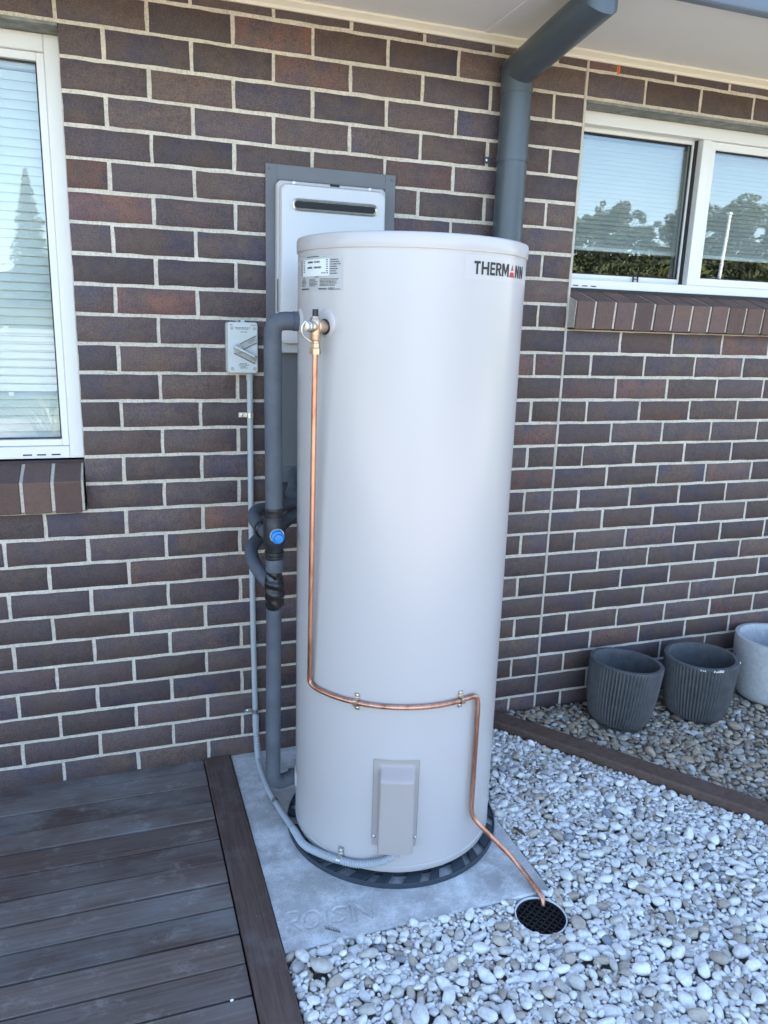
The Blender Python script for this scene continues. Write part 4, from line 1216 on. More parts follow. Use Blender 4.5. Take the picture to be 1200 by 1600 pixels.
nn = len(fp)
corr(0, int(nn * .14), 'flexible_conduit')
MB().tube(fp[int(nn * .14) - 1:int(nn * .40):4], CR, 14).build('grey_hose', 'pvc', cn_, smooth=60)
MB().tube(fp[int(nn * .385):int(nn * .405)], CR + .0013, 14).build('clamp_ring', 'steel', cn_, smooth=30)
MB().tube(fp[int(nn * .40):int(nn * .57):4], CR, 14).build('grey_hose', 'pvc', cn_, smooth=60)
corr(int(nn * .565), nn, 'flexible_conduit')
def saddle(c, ax, nrm, out, name='saddle'):
    """half strap over a conduit: c centre, ax along, nrm out of the wall, out the tab direction"""
    c, ax, nrm, out = Vector(c), Vector(ax).normalized(), Vector(nrm).normalized(), Vector(out).normalized()
    pts = [c + out * .036 - nrm * (CR - .001), c + out * (CR + .004) - nrm * (CR - .001)]
    for k in range(9):
        a = pi * k / 8
        pts.append(c + (out * cos(a) + nrm * sin(a)) * (CR + .0014) )
    vs = []; hw = .0075
    for p in pts: vs += [p - ax * hw, p + ax * hw, p + ax * hw + nrm * .0012, p - ax * hw + nrm * .0012]
    n = len(pts)
    fs = [(4 * i + j, 4 * i + (j + 1) % 4, 4 * i + 4 + (j + 1) % 4, 4 * i + 4 + j) for i in range(n - 1) for j in range(4)] + [(0, 1, 2, 3), (4 * n - 4, 4 * n - 3, 4 * n - 2, 4 * n - 1)]
    s_ = MB().add(vs, fs).build(name, 'steel', cn_, smooth=40)
    MB().lathe([(.005, 0), (.005, .002), (.002, .0035)], 10, c + out * .025 - nrm * (CR - .002), axis=nrm).build('screw', 'steel', s_, smooth=30)
saddle((.511, -.017, 1.232), (0, 0, 1), (0, -1, 0), (-1, 0, 0))
saddle((.5185, -.017, .175), (0, 0, 1), (0, -1, 0), (-1, 0, 0))
th_ = -47.5
saddle(cy(th_, TR + .0125, .0500), Vector((cos(rad(th_)), sin(rad(th_)), .12)), radial(th_), (0, 0, 1))

# ------------------------------------------------------------------ deck
deck = thing('timber_deck', (-0.6, -1.2, -0.05), 'weathered dark brown timber deck boards beside the brick wall', 'deck')
pitch = 0.0982
dx0, dx1 = -2.6, 0.3325
plank_mesh = []
for s_ in range(4):
    rr = random.Random(s_)
    L = dx1 - dx0; n = 8; w_ = pitch - 0.0072; vs = []
    b = MB()
    for i in range(n + 1):
        x = -L / 2 + L * i / n; bow = rr.uniform(-.0009, .0009)
        for y, z in ((-w_ / 2, -.020), (-w_ / 2, -.0010), (-w_ / 2 + .0012, 0), (w_ / 2 - .0012, 0), (w_ / 2, -.0010), (w_ / 2, -.020)):
            vs.append((x, y + bow, z))
    fs = [(i * 6 + j, (i + 1) * 6 + j, (i + 1) * 6 + (j + 1) % 6, i * 6 + (j + 1) % 6) for i in range(n) for j in range(6)] + [tuple(range(6)), tuple(n * 6 + k for k in range(6))]
    plank_mesh.append(b.add(vs, fs).mesh('plank', 'deck', smooth=30))
for i in range(25):
    o = bpy.data.objects.new('plank', plank_mesh[i % 4]); C.objects.link(o)
    o.location = ((dx0 + dx1) / 2, -0.057 - pitch * (i - 0.5) + random.uniform(-.0008, .0008), random.uniform(-.0015, .001))
    if i == 0: o.location.y = -0.057 + pitch * .5 - .002
    o.rotation_euler = (random.uniform(-.006, .006), random.uniform(-.0006, .0006), random.uniform(-.0012, .0012))
    adopt(o, deck)
bd = MB(); vs = []; n = 30
for i in range(n + 1):
    y = -0.004 - 2.45 * i / n; w0, w1 = .3375 + random.uniform(-.0006, .0006), .4285 + random.uniform(-.0006, .0006)
    for x, z in ((w0, -.030), (w0, .005), (w0 + .003, .0075), (w1 - .003, .0075), (w1, .005), (w1, -.030)): vs.append((x, y, z))
bd.add(vs, [(i * 6 + j, (i + 1) * 6 + j, (i + 1) * 6 + (j + 1) % 6, i * 6 + (j + 1) % 6) for i in range(n) for j in range(6)] + [tuple(range(6)), tuple(n * 6 + k for k in range(6))])
bo = bd.build('border_board', 'sleeper', deck, smooth=30)
jo = MB()
for x in (-2.4, -1.8, -1.2, -.6, -.05, .28): jo.box(x, x + .045, -2.5, -.01, -.072, -.0225)
jo.box(.3365, .4295, -2.452, -.004, -.0735, -.031)
jo.build('joist', 'sleeper', deck)

# ------------------------------------------------------------------ edging board between the two pebble beds
E_FAR = [(1.492, 0.0), (1.60, -.146), (1.75, -.352), (1.90, -.560), (2.090, -.822), (2.32, -1.14), (2.60, -1.53), (2.9, -1.95)]
ef = catmull([(x, y, 0) for x, y in E_FAR], 6)
ed = MB(); vs = []
for i, p in enumerate(ef):
    a = ef[max(0, i - 1)]; c_ = ef[min(len(ef) - 1, i + 1)]
    t = (c_ - a).normalized(); nrm = Vector((t.y, -t.x, 0))     # towards the white pebbles
    if nrm.x > 0: nrm = -nrm
    for off, z in ((0, -.06), (0, .026), (.004, .030), (.076, .0285), (.083, .022), (.084, -.06)):
        q = p + nrm * off; y = min(q.y, -.002)
        vs.append((q.x, y, z + random.uniform(-.0006, .0006)))
n = len(ef)
ed.add(vs, [(i * 6 + j, (i + 1) * 6 + j, (i + 1) * 6 + (j + 1) % 6, i * 6 + (j + 1) % 6) for i in range(n - 1) for j in range(6)] + [tuple(range(6)), tuple((n - 1) * 6 + k for k in range(6))])
tag(ed.build('timber_edging', 'edging', smooth=30), 'long dark brown timber edging board between white and brown pebbles', 'edging')
EDP = np.array([(p.x, p.y) for p in ef])

# ------------------------------------------------------------------ storm drain inlet
DX, DY, DR = 1.118, -1.012, 0.0705
dr = thing('floor_drain', (DX, DY, -0.05), 'round black grated drain with white pipe rim among the pebbles', 'drain')
MB().lathe([(DR, -.10), (DR, .0), (DR - .0010, .0010), (DR - .0030, .0010), (DR - .0036, .0), (DR - .0036, -.10)], 64, (DX, DY, -.006), closed=True).build('rim', 'white_pvc', dr, smooth=35)
MB().lathe([(DR - .0052, 0), (DR - .0052, .001)], 48, (DX, DY, -.085)).build('sump', 'dark', dr)
MB().lathe([(DR - .0038, -.012), (DR - .0038, -.004), (DR - .0075, -.004), (DR - .0075, -.09), (DR - .0038, -.09)], 64, (DX, DY, -.006), closed=True).build('grate_and_shade_lining', 'grate', dr, smooth=35)  # black lining below the frame paints the shaded pipe wall
g = MB(); ra = rad(32); rg = DR - .0076
for k in range(-4, 5):
    o_ = k * .0152; L = sqrt(max(0, rg * rg - o_ * o_))
    for s_ in (0, 1):
        d_ = Vector((cos(ra + s_ * pi / 2), sin(ra + s_ * pi / 2), 0)); n2 = Vector((-d_.y, d_.x, 0))
        c_ = Vector((DX, DY, -.0115 - .0006 * s_)) + n2 * o_
        v = []
        for zz in (0, -.010):
            for u_, w_ in ((-L, -.0016), (L, -.0016), (L, .0016), (-L, .0016)): v.append(c_ + d_ * u_ + n2 * w_ + Vector((0, 0, zz)))
        bar = MB().add(v, [(0, 1, 2, 3), (4, 5, 6, 7)] + [(i, (i + 1) % 4, 4 + (i + 1) % 4, 4 + i) for i in range(4)])
        bar.build('grate_bar', 'grate', dr)

# ------------------------------------------------------------------ planters
def pot(cx, cy_, R, h, z0, ribs, mat, label, tilt=(0, 0, 0)):
    t = thing('plant_pot', (cx, cy_, z0), label, 'planter', 'pots by the brick wall')
    n = ribs * 6 if ribs else 96
    prof = [(.60, 0.0), (.72, .02), (.795, .06), (.84, .12), (.885, .22), (.925, .36), (.958, .52), (.975, .68), (.99, .82), (1.0, .93), (1.0, .985)]
    b = MB(); vs = []
    for i, (r_, hh) in enumerate(prof):
        fade = min(1, max(0, (hh - .01) / .05)) * min(1, max(0, (.985 - hh) / .05))
        for k in range(n):
            a = 2 * pi * k / n
            ph = (k % 6) / 6
            dr_ = -.0090 * fade * (1 - abs(2 * ph - 1)) ** 1.6 * 1.0 if ribs else 0
            vs.append((cx + (R * r_ + dr_) * cos(a), cy_ + (R * r_ + dr_) * sin(a), z0 + hh * h))
    lip = [(.995, 1.0), (.98, 1.004), (.885, 1.004), (.865, .99), (.855, .90), (.82, .60)]
    for r_, hh in lip:
        for k in range(n):
            a = 2 * pi * k / n; vs.append((cx + R * r_ * cos(a), cy_ + R * r_ * sin(a), z0 + hh * h))
    m_ = len(prof) + len(lip)
    fs = [(i * n + k, i * n + (k + 1) % n, (i + 1) * n + (k + 1) % n, (i + 1) * n + k) for i in range(m_ - 1) for k in range(n)] + [tuple(range(n))]
    b.add(vs, fs)
    body = b.build('pot_body', mat, t, smooth=40)
    MB().lathe([(R * .825, .58 * h), (0, .60 * h)], 40, (cx, cy_, z0)).build('pot_inside', 'potsoil', t, smooth=60)
    t.rotation_euler = tilt
    return t
POTS = [(1.950, -.180, .1435, .252), (2.303, -.215, .1435, .252), (2.715, -.190, .165, .275)]
pot(*POTS[0], .012, 64, 'pot_dark', 'ribbed charcoal pot nearest the tank, leaning slightly', (rad(-1.5), rad(5.0), 0))
p2 = pot(*POTS[1], .014, 64, 'pot_dark', 'ribbed charcoal pot with chipped white rim beside the pale pot', (0, rad(-.5), 0))
pot(*POTS[2], .014, 0, 'pot_pale', 'smooth pale grey concrete pot at the right edge', (0, rad(.5), 0))
for a in (-132, -129, -126, -112, -108.5, -106, -103.5, -101, -98, -40):
    r_ = .1435 * .999; x, y = 2.303 + r_ * cos(rad(a)), -.215 + r_ * sin(rad(a))
    MB().box(x - .002, x + .002, y - .0022, y + .0022, .014 + .2425, .014 + .2425 + random.uniform(.005, .010)).build('chipped_edge', 'paper', p2)

# ------------------------------------------------------------------ pebble beds
def in_edging_side(X, Y):
    """signed distance-like: >0 on the brown (wall) side of the board, <-.084 on the white side"""
    best = np.full(X.shape, 1e9); sgn = np.zeros(X.shape)
    for (ax, ay), (bx, by) in zip(EDP, EDP[1:]):
        dx, dy = bx - ax, by - ay; L2 = dx * dx + dy * dy + 1e-12
        t = np.clip(((X - ax) * dx + (Y - ay) * dy) / L2, 0, 1)
        d_ = np.hypot(X - ax - t * dx, Y - ay - t * dy)
        cr = dx * (Y - ay) - dy * (X - ax)
        upd = d_ < best
        best = np.where(upd, d_, best); sgn = np.where(upd, np.sign(cr), sgn)
    return best * sgn
ico = {}
for lv_ in (1, 2):
    bm = bmesh.new(); bmesh.ops.create_icosphere(bm, subdivisions=lv_ + 1 if lv_ == 2 else 2, radius=1)
    bm.verts.ensure_lookup_table()
    ico[lv_] = (np.array([v.co[:] for v in bm.verts]), np.array([[v.index for v in f.verts] for f in bm.faces])); bm.free()
def pebble_shape(lv_, rg):
    V, F = ico[lv_]
    V = V.copy()
    # superellipsoid-ish with a few worn flats and lumps
    k = rg.uniform(.78, 1.0)
    V = np.sign(V) * np.abs(V) ** k
    for _ in range(rg.integers(4, 10)):
        d_ = rg.normal(size=3); d_ /= np.linalg.norm(d_); lim = rg.uniform(.58, .90)
        q = V @ d_; ov = np.clip(q - lim, 0, None); V -= np.outer(ov * rg.uniform(.5, .85), d_)
    for _ in range(4):
        d_ = rg.normal(size=3); d_ /= np.linalg.norm(d_); V *= (1 + rg.uniform(-.16, .16) * (V @ d_) ** 2 * np.sign(V @ d_))[:, None]
    return V
PV = {lv_: [pebble_shape(lv_, np.random.default_rng(100 + i)) for i in range(24)] for lv_ in (1, 2)}
def rotm(ez, ex, ey):
    return np.array(Matrix.Rotation(ez, 3, 'Z') @ Matrix.Rotation(ex, 3, 'X') @ Matrix.Rotation(ey, 3, 'Y'))
def settle(x0, x1, y0, y1, mask_fn, zbase, count, size_fn, res=.0035, K=5):
    nx, ny = int((x1 - x0) / res), int((y1 - y0) / res)
    gx = x0 + (np.arange(nx) + .5) * res; gy = y0 + (np.arange(ny) + .5) * res
    GX, GY = np.meshgrid(gx, gy, indexing='ij')
    M = mask_fn(GX, GY)
    H = np.where(M, zbase(GX, GY), 5.0)
    cells = np.argwhere(M)
    out = []
    for i in range(count):
        a, b_, c_ = size_fn(i / count)
        rf_ = sqrt(a * b_); kk = max(1, int(rf_ * .62 / res))
        bi = None
        for q in cells[rng.integers(0, len(cells), K if i < count * .45 else K * 3)]:
            ix, iy = q
            if ix < kk or iy < kk or ix >= nx - kk or iy >= ny - kk: continue
            w_ = H[ix - kk:ix + kk + 1, iy - kk:iy + kk + 1]; s_ = w_.max()
            if s_ < 1.0: s_ = .55 * s_ + .45 * w_.mean()
            if bi is None or s_ < bi[0]: bi = (s_, ix, iy)
        if bi is None or bi[0] > 1.0: continue
        s_, ix, iy = bi
        z = s_ + c_ * .52
        x, y = gx[ix], gy[iy]
        k2 = int(rf_ / res) + 1
        xa, xb, ya, yb = max(0, ix - k2), min(nx, ix + k2 + 1), max(0, iy - k2), min(ny, iy + k2 + 1)
        rr2 = ((GX[xa:xb, ya:yb] - x) ** 2 + (GY[xa:xb, ya:yb] - y) ** 2) / (rf_ * rf_)
        top = z + c_ * np.sqrt(np.clip(1 - rr2, 0, None))
        sub = H[xa:xb, ya:yb]
        np.maximum(sub, np.where(rr2 < 1, top, -1), out=sub)
        out.append((x, y, z, a, b_, c_))
    # what is still visible from above
    vis = []
    for x, y, z, a, b_, c_ in out:
        ix, iy = int((x - x0) / res), int((y - y0) / res)
        hh = H[min(nx - 1, ix), min(ny - 1, iy)]
        vis.append(1 if hh < z + c_ + .0015 else (0 if hh < z + c_ + .011 else -1))
    return out, vis
def build_pebbles(bed, peb, vis, colour_fn, n_single, fine_fn, tilt):
    """the pebbles that show largest become parts, the rest one part"""
    score = []
    for i, (x, y, z, a, b_, c_) in enumerate(peb):
        if vis[i] < 1: continue
        p = to_px((x, y, z))
        if p is None or not (0 < p[0] < 1200 and 0 < p[1] < 1600): continue
        if 0.55 < x < 1.19 and y > -.93: continue
        score.append((a * b_ / p[2] ** 2, i))
    single = {i for _, i in sorted(score, reverse=True)[:n_single]}
    vs, fs, cols, off = [], [], [], 0
    meshes = []
    if n_single:
        for V in PV[2]:
            me = bpy.data.meshes.new('pebble'); me.from_pydata([tuple(v) for v in V], [], [tuple(f) for f in ico[2][1].tolist()])
            me.materials.append(MAT['pebble1']); me.polygons.foreach_set('use_smooth', [True] * len(me.polygons)); meshes.append(me)
    for i, (x, y, z, a, b_, c_) in enumerate(peb):
        if vis[i] < 0: continue
        ez, ex, ey = rng.uniform(0, 2 * pi), rng.normal(0, tilt), rng.normal(0, tilt)
        col = colour_fn()
        si = int(rng.integers(0, 24))
        if i in single:
            o = bpy.data.objects.new('pebble', meshes[si]); C.objects.link(o)
            o.location = (x, y, z); o.scale = (a, b_, c_); o.rotation_euler = (Matrix.Rotation(ez, 3, 'Z') @ Matrix.Rotation(ex, 3, 'X') @ Matrix.Rotation(ey, 3, 'Y')).to_euler()
            o.color = (*col, 1); adopt(o, bed)
            continue
        lv_ = 2 if (vis[i] == 1 and a > .0105 and fine_fn(x, y)) else 1
        V = (PV[lv_][si] * np.array([a, b_, c_])) @ rotm(ez, ex, ey).T + np.array([x, y, z])
        vs.append(V); fs.append(ico[lv_][1] + off); off += len(V)
        cols.append(np.tile(np.array([*col, 1.0]), (len(V), 1)))
    V = np.concatenate(vs); F = np.concatenate(fs); K_ = np.concatenate(cols)
    me = bpy.data.meshes.new('pebbles')
    me.vertices.add(len(V)); me.vertices.foreach_set('co', V.astype(np.float32).ravel())
    me.loops.add(F.size); me.loops.foreach_set('vertex_index', F.astype(np.int32).ravel())
    me.polygons.add(len(F)); me.polygons.foreach_set('loop_start', np.arange(0, F.size, 3, dtype=np.int32))
    me.polygons.foreach_set('use_smooth', np.ones(len(F), dtype=bool))
    me.update(calc_edges=True); me.validate()
    at = me.attributes.new('col', 'FLOAT_COLOR', 'POINT'); at.data.foreach_set('color', K_.astype(np.float32).ravel())
    me.materials.append(MAT['pebbleN'])
    o = bpy.data.objects.new('pebbles', me); C.objects.link(o); adopt(o, bed); tag(o, kind='stuff')

WB = (0.432, 2.36, -1.68, 0.0)
def white_mask(X, Y):
    s_ = in_edging_side(X, Y)
    m_ = (s_ < -.085)
    m_ &= ~((X < SL[1] + .002) & (Y > SL[2] - .002))
    m_ &= ~(np.hypot(X - DX, Y - DY) < DR + .002)
    m_ &= (X > .434) & (Y < -.003)
    return m_
def white_base(X, Y):
    return -.034 + .006 * np.sin(X * 5 + 1) * np.cos(Y * 6) + .010 * np.exp(-((X - 1.118) ** 2 + (Y + 1.13) ** 2) / .006) * 0.6
def white_size(t):
    if t > .75 and rng.random() < .6: a = float(rng.uniform(.0042, .0066))
    else: a = float(np.clip(rng.lognormal(math.log(.0081), .37), .0046, .0215))
    return a * rng.uniform(1.0, 1.5), a * rng.uniform(.74, 1.0), a * rng.uniform(.46, .76)
def white_col():
    u = rng.random()
    if u < .66: v = rng.uniform(.72, .90); return (v, v * .988, v * .965)
    if u < .83: v = rng.uniform(.52, .70); return (v, v * .955, v * .87)
    if u < .95: v = rng.uniform(.40, .58); return (v, v * .87, v * .72)
    if u < .985: v = rng.uniform(.40, .52); return (v, v * .97, v * .95)
    v = rng.uniform(.28, .40); return (v * .9, v * .95, v * 1.08)
b = MB()
b.add([(.4305, -2.47, -.050), (3.3, -2.47, -.050), (3.3, -.002, -.050), (.4305, -.002, -.050)], [(0, 1, 2, 3)])
bed = tag(b.build('pebble_bed', 'soil'), kind='structure')
peb, vis = settle(*WB[:2], *WB[2:], white_mask, white_base, 26000, white_size, res=.003)
build_pebbles(bed, peb, vis, white_col, 300, lambda x, y: x < 2.1 and y > -1.42, .25)

def brown_mask(X, Y):
    m_ = (in_edging_side(X, Y) > .002) & (Y < -.003) & (X > 1.47)
    for cx, cy_, R, h in POTS: m_ &= ~(np.hypot(X - cx, Y - cy_) < R * .72)
    return m_
def brown_size(t):
    a = float(np.clip(rng.lognormal(math.log(.0098), .30), .006, .020))
    return a * rng.uniform(1.05, 1.45), a * rng.uniform(.8, 1.0), a * rng.uniform(.42, .66)
def brown_col():
    u = rng.random()
    if u < .46: v = rng.uniform(.32, .50); return (v, v * .80, v * .58)
    if u < .72: v = rng.uniform(.26, .42); return (v, v * .90, v * .77)
    if u < .86: v = rng.uniform(.36, .55); return (v, v * .94, v * .84)
    if u < .95: v = rng.uniform(.14, .24); return (v, v * .72, v * .54)
    v = rng.uniform(.5, .68); return (v, v, v * .97)
bed2 = tag(MB().add([(1.47, -2.15, -.0035), (3.4, -2.15, -.0035), (3.4, -.002, -.0035), (1.47, -.002, -.0035)], [(0, 1, 2, 3)]).build('brown_pebble_bed', 'soil'), kind='structure')
# trim the sheet to the wall side of the board
me = bed2.data
bm = bmesh.new()
pts = [(p[0], p[1]) for p in EDP] ; 
ring = [bm.verts.new((x + .004, min(y, -.002), -.0035)) for x, y in pts] + [bm.verts.new((3.75, pts[-1][1], -.0035)), bm.verts.new((3.75, -.002, -.0035))]
bm.faces.new(ring); bm.to_mesh(me); bm.free(); 
peb, vis = settle(1.47, 3.7, -1.45, 0.0, brown_mask, lambda X, Y: .002 + .006 * np.sin(X * 7) * np.cos(Y * 9), 8200, brown_size)
build_pebbles(bed2, peb, vis, brown_col, 150, lambda x, y: x < 2.4 and y > -.6, .22)

# ------------------------------------------------------------------ small things
# feather at the slab edge
ft = thing('feather', (.568, -.925, .012), 'small black and white feather lying at the slab edge', 'feather')
f0, f1 = Vector((.546, -.902, .008)), Vector((.618, -.972, .014))
ax = (f1 - f0).normalized(); sdv = Vector((-ax.y, ax.x, 0))
MB().tube([f0, (f0 + f1) / 2 + Vector((0, 0, .004)), f1], [.0004, .0008, .0010], 6).build('quill', 'feather_p', ft, smooth=40)
for nm, t0, t1, mt in (('dark_vane', .0, .45, 'feather_d'), ('pale_vane', .40, .92, 'feather_p')):
    b = MB(); n = 22
    for i in range(n):
        t = t0 + (t1 - t0) * i / n
        p = f0 + (f1 - f0) * t + Vector((0, 0, .004 * sin(pi * t) + .0005))
        for s_ in (-1, 1):
            L = (.010 if nm == 'dark_vane' else .009) * random.uniform(.6, 1.15) * (1 if s_ > 0 else .45)
            q = p + sdv * s_ * L - ax * L * random.uniform(.7, 1.3) + Vector((0, 0, random.uniform(.0, .003)))
            b.add([p, p + ax * .0016, q + ax * .0006, q], [(0, 1, 2, 3)])
    b.build(nm, mt, ft)
og = MB().box(1.7932, 1.8000, -.0015, .0035, 2.396, 2.446).build('orange_tag', 'orange')
tag(og, 'small orange plastic tag in a brick joint under the eaves', 'tag')
def chip(x, y, z, L, rz, label):
    b = MB(); vs = []; n = 5
    for i in range(n + 1):
        t = i / n; w_ = .007 * sin(pi * (t * .8 + .1)) + random.uniform(-.001, .001)
        for s_, h_ in ((-1, 0), (0, .004), (1, 0), (0, -.003)):
            vs.append((x + cos(rz) * (t - .5) * L - sin(rz) * s_ * w_, y + sin(rz) * (t - .5) * L + cos(rz) * s_ * w_, z + h_ + .004 * sin(t * 3)))
    b.add(vs, [(i * 4 + j, (i + 1) * 4 + j, (i + 1) * 4 + (j + 1) % 4, i * 4 + (j + 1) % 4) for i in range(n) for j in range(4)] + [(0, 1, 2, 3), tuple(n * 4 + k for k in range(4))])
    tag(b.build('bark_chip', 'chip', smooth=30), label, 'bark chip', 'bark chips on the pebbles')
chip(1.222, -.700, .012, .05, 1.9, 'dark brown bark chip on pebbles at the slab corner')
chip(1.300, -.305, .010, .045, 2.3, 'reddish bark chip on white pebbles right of the tank')
chip(1.450, -.420, .012, .035, .6, 'curled brown bark chip in the middle of the white pebbles')
chip(.300, -.985, .010, .001 + .012, .5, 'tiny pale speck lying on the deck board') if False else None
st = MB(); V = PV[1][3] * np.array([.0045, .003, .0024]) + np.array([.285, -1.045, .006])
st.add([tuple(v) for v in V], [tuple(f) for f in ico[1][1].tolist()])
tag(st.build('loose_pebble', 'paper', smooth=60), 'tiny white pebble lying alone on the deck', 'pebble')

# ------------------------------------------------------------------ what the windows mirror: trees, shrub, grasses behind the photographer
def crown_mesh(name, blobs, n, leaf, mat, seed, droop=0.0):
    rg = np.random.default_rng(seed)
    vs, fs = [], []
    tot = sum(r_ ** 2 for *_, r_ in blobs)
    for cx, cy_, cz, r_ in blobs:
        for _ in range(int(n * r_ ** 2 / tot)):
            d_ = rg.normal(size=3); d_ /= np.linalg.norm(d_)
            p = np.array([cx, cy_, cz]) + d_ * r_ * rg.uniform(.45, 1.05) ** .6 * np.array([1, 1, .8])
            u = rg.normal(size=3); u /= np.linalg.norm(u); w_ = np.cross(u, rg.normal(size=3)); w_ /= np.linalg.norm(w_) + 1e-9
            L = leaf * rg.uniform(.6, 1.4)
            k = len(vs)
            vs += [tuple(p - u * L), tuple(p - w_ * L * .45), tuple(p + u * L), tuple(p + w_ * L * .45)]
            fs.append((k, k + 1, k + 2, k + 3))
    me = bpy.data.meshes.new(name); me.from_pydata(vs, [], fs); me.materials.append(MAT[mat])
    return me
def euc_proto(seed):
    rr = random.Random(seed)
    blobs = []
    for k in range(38):
        a = rr.uniform(0, 2 * pi); d_ = rr.uniform(.2, 3.2); blobs.append((d_ * cos(a), d_ * sin(a), rr.uniform(.5, 7.2 - d_ * .5), rr.uniform(.4, 1.15)))
    cm = crown_mesh('crown', blobs, 9000, .15, 'leaf1', seed)
    b = MB(); b.tube([(0, 0, -.3), (.05, .05, 1.5), (.1, -.05, 3.2), (0, 0, 5)], [.24, .19, .14, .06], 8)
    for bx, by, bz, r_ in blobs: b.tube([(.08, 0, 2.2), (bx * .5, by * .5, (2.6 + bz) / 2), (bx, by, bz)], [.09, .06, .02], 6)
    return b.mesh('trunk', 'bark', smooth=60), cm
def con_proto(seed):
    rg = np.random.default_rng(seed); vs, fs = [], []
    for _ in range(6500):
        h = 7.0 * (1 - rg.random() ** .62); lay = (h * 1.9) % 1.0
        R_ = 1.9 * (1 - h / 7.15) ** .85 * (.72 + .28 * (1 - lay))
        a = rg.uniform(0, 2 * pi); R_ *= .78 + .34 * sin(a * 5 + int(h * 1.9) * 2.1) * (.5 + .5 * sin(int(h * 1.9) * 1.7)) + rg.normal(0, .07)
        r_ = R_ * rg.uniform(.15, 1.0) ** .5
        p = np.array([r_ * cos(a), r_ * sin(a), .5 + h - .22 * r_ + rg.normal(0, .05)])
        u = np.array([cos(a), sin(a), -.35]) + rg.normal(0, .5, 3); u /= np.linalg.norm(u); w_ = np.cross(u, rg.normal(size=3)); w_ /= np.linalg.norm(w_)
        L = .12 * rg.uniform(.6, 1.3); k = len(vs)
        vs += [tuple(p - u * L), tuple(p - w_ * L * .4), tuple(p + u * L), tuple(p + w_ * L * .4)]; fs.append((k, k + 1, k + 2, k + 3))
    cm = bpy.data.meshes.new('crown'); cm.from_pydata(vs, [], fs); cm.materials.append(MAT['leaf2'])
    b = MB(); b.tube([(0, 0, -.3), (0, 0, 3), (0, 0, 6.6)], [.2, .13, .03], 8)
    return b.mesh('trunk', 'bark', smooth=60), cm
def place_tree(proto, x, y, s_, rz, label, group):
    t = thing('tree', (x, y, -0.075 + terrain_h(x, y)), label, 'tree', group)
    for nm, me in zip(('trunk', 'crown'), proto):
        o = bpy.data.objects.new(nm, me); C.objects.link(o); o.parent = t
    t.scale = (s_, s_, s_); t.rotation_euler = (0, 0, rz)
    return t
eus = [euc_proto(11), euc_proto(23), euc_proto(37)]
con = con_proto(5)
ORD = ('first', 'second', 'third', 'fourth', 'fifth', 'sixth', 'seventh', 'eighth', 'ninth', 'tenth')
for i, (deg, dist, s_) in enumerate(((31.6, 112, .95), (33.2, 118, .85), (34.9, 108, 1.05), (36.3, 116, .95), (37.7, 112, .75), (39.4, 118, .9), (41.0, 110, .95), (42.6, 116, .9), (44.0, 108, 1.1), (45.6, 112, .95))):
    place_tree(eus[i % 3], dist * sin(rad(deg)), -dist * cos(rad(deg)), s_, i * 1.3, ORD[i] + ' gum tree from the left in the hilltop row mirrored in the right window', 'trees on the hill')
place_tree(con, -4.85, -58, 1.2, .4, 'pointed green conifer standing in the field, mirrored in the left window', None)
place_tree(con, -11.5, -74, .8, 1.4, 'smaller conifer further back in the field behind the viewer', None)
# shrub mirrored low in the right window
sh = thing('shrub', (8.0, -5.9, -.07), 'yellow green garden shrub behind the viewer, mirrored low in the window', 'shrub')
cm = crown_mesh('foliage', [(random.uniform(-1.3, 1.3), random.uniform(-.6, .6), random.uniform(.6, 2.15), random.uniform(.4, .62)) for _ in range(16)], 4200, .07, 'leaf3', 3)
o = bpy.data.objects.new('foliage', cm); C.objects.link(o); o.parent = sh
b = MB()
for k in range(7):
    a = random.uniform(0, 6.28); b.tube([(8.3, -6.2, -.1), (8.3 + .4 * cos(a), -6.2 + .3 * sin(a), .6), (8.3 + .9 * cos(a), -6.2 + .5 * sin(a), 1.5)], [.035, .025, .01], 6)
b.build('stem', 'bark', sh, smooth=60)
hg = thing('hedge', (11.5, -12.0, -.07), 'dark clipped hedge behind the viewer, mirrored low in the right window', 'hedge')
cm = crown_mesh('foliage', [(-5.5 + 11 * k / 43 + random.uniform(-.15, .15), random.uniform(-.4, .4), random.uniform(.5, 3.3), random.uniform(.5, .7)) for k in range(44) for _ in range(4)], 30000, .055, 'leaf4', 9)
o = bpy.data.objects.new('foliage', cm); C.objects.link(o); o.parent = hg
b = MB()
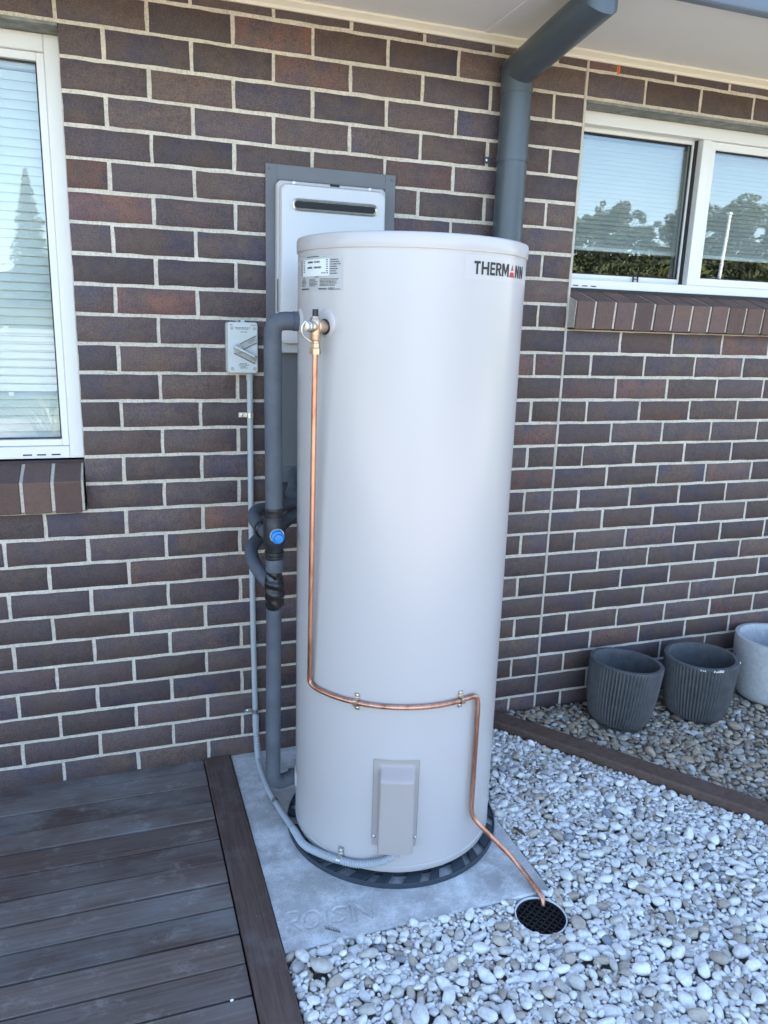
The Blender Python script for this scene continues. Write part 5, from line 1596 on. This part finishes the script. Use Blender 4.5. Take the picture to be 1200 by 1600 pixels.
for k in range(9):
    x = 7 + k * 1.12; b.tube([(x, -12, -.1), (x + .1, -12, 1.4), (x, -12.1, 3.0)], [.06, .05, .02], 6)
b.build('stems', 'bark', hg, smooth=60)['kind'] = 'stuff'
pl = MB().tube([(9.1, -7.5, -.1), (9.16, -7.5, 2.0), (9.26, -7.52, 3.35)], [.03, .028, .022], 12)
pl.lathe([(.034, 0), (.034, .03), (.0, .045)], 12, (9.26, -7.52, 3.34))
tag(pl.build('garden_pole', 'white_pvc', smooth=40), 'thin white pole behind the garden shrub', 'pole')
fn = thing('slat_fence', (-1.0, -14.0, -.07), 'low pale grey horizontal slat fence behind the viewer, mirrored in the left window', 'fence')
for k in range(5):
    x = -7.0 + 2.6 * k
    MB().box(x - .045, x + .045, -14.08, -13.99, -.1, 1.27).build('post', 'fence', fn, bevel=.004)
slat = MB().box(-5.25, 5.25, -.010, .010, -.066, .066).mesh('slat', 'fence')
for k in range(8):
    o = bpy.data.objects.new('slat', slat); C.objects.link(o); o.location = (-1.8, -13.978, .09 + .153 * k); adopt(o, fn)
def grass_clump(x, y, n, L, label):
    b = MB(); rr = random.Random(int(x * 100))
    for _ in range(n):
        a = rr.uniform(0, 2 * pi); l_ = L * rr.uniform(.6, 1.1); out_ = rr.uniform(.3, .9) * l_; w_ = .006
        px, py = x + rr.uniform(-.1, .1), y + rr.uniform(-.1, .1)
        vs = []
        for k in range(6):
            t = k / 5; r_ = out_ * t ** 1.5; z = -.07 + l_ * (1.25 * t - .62 * t * t); ww = w_ * (1 - .8 * t)
            vs += [(px + cos(a) * r_ - sin(a) * ww, py + sin(a) * r_ + cos(a) * ww, z), (px + cos(a) * r_ + sin(a) * ww, py + sin(a) * r_ - cos(a) * ww, z)]
        b.add(vs, [(2 * k, 2 * k + 1, 2 * k + 3, 2 * k + 2) for k in range(5)])
    tag(b.build('ornamental_grass', 'straw'), label, 'plant')
grass_clump(-.42, -5.0, 420, 1.25, 'straw coloured grass clump behind the viewer, mirrored in the left window')
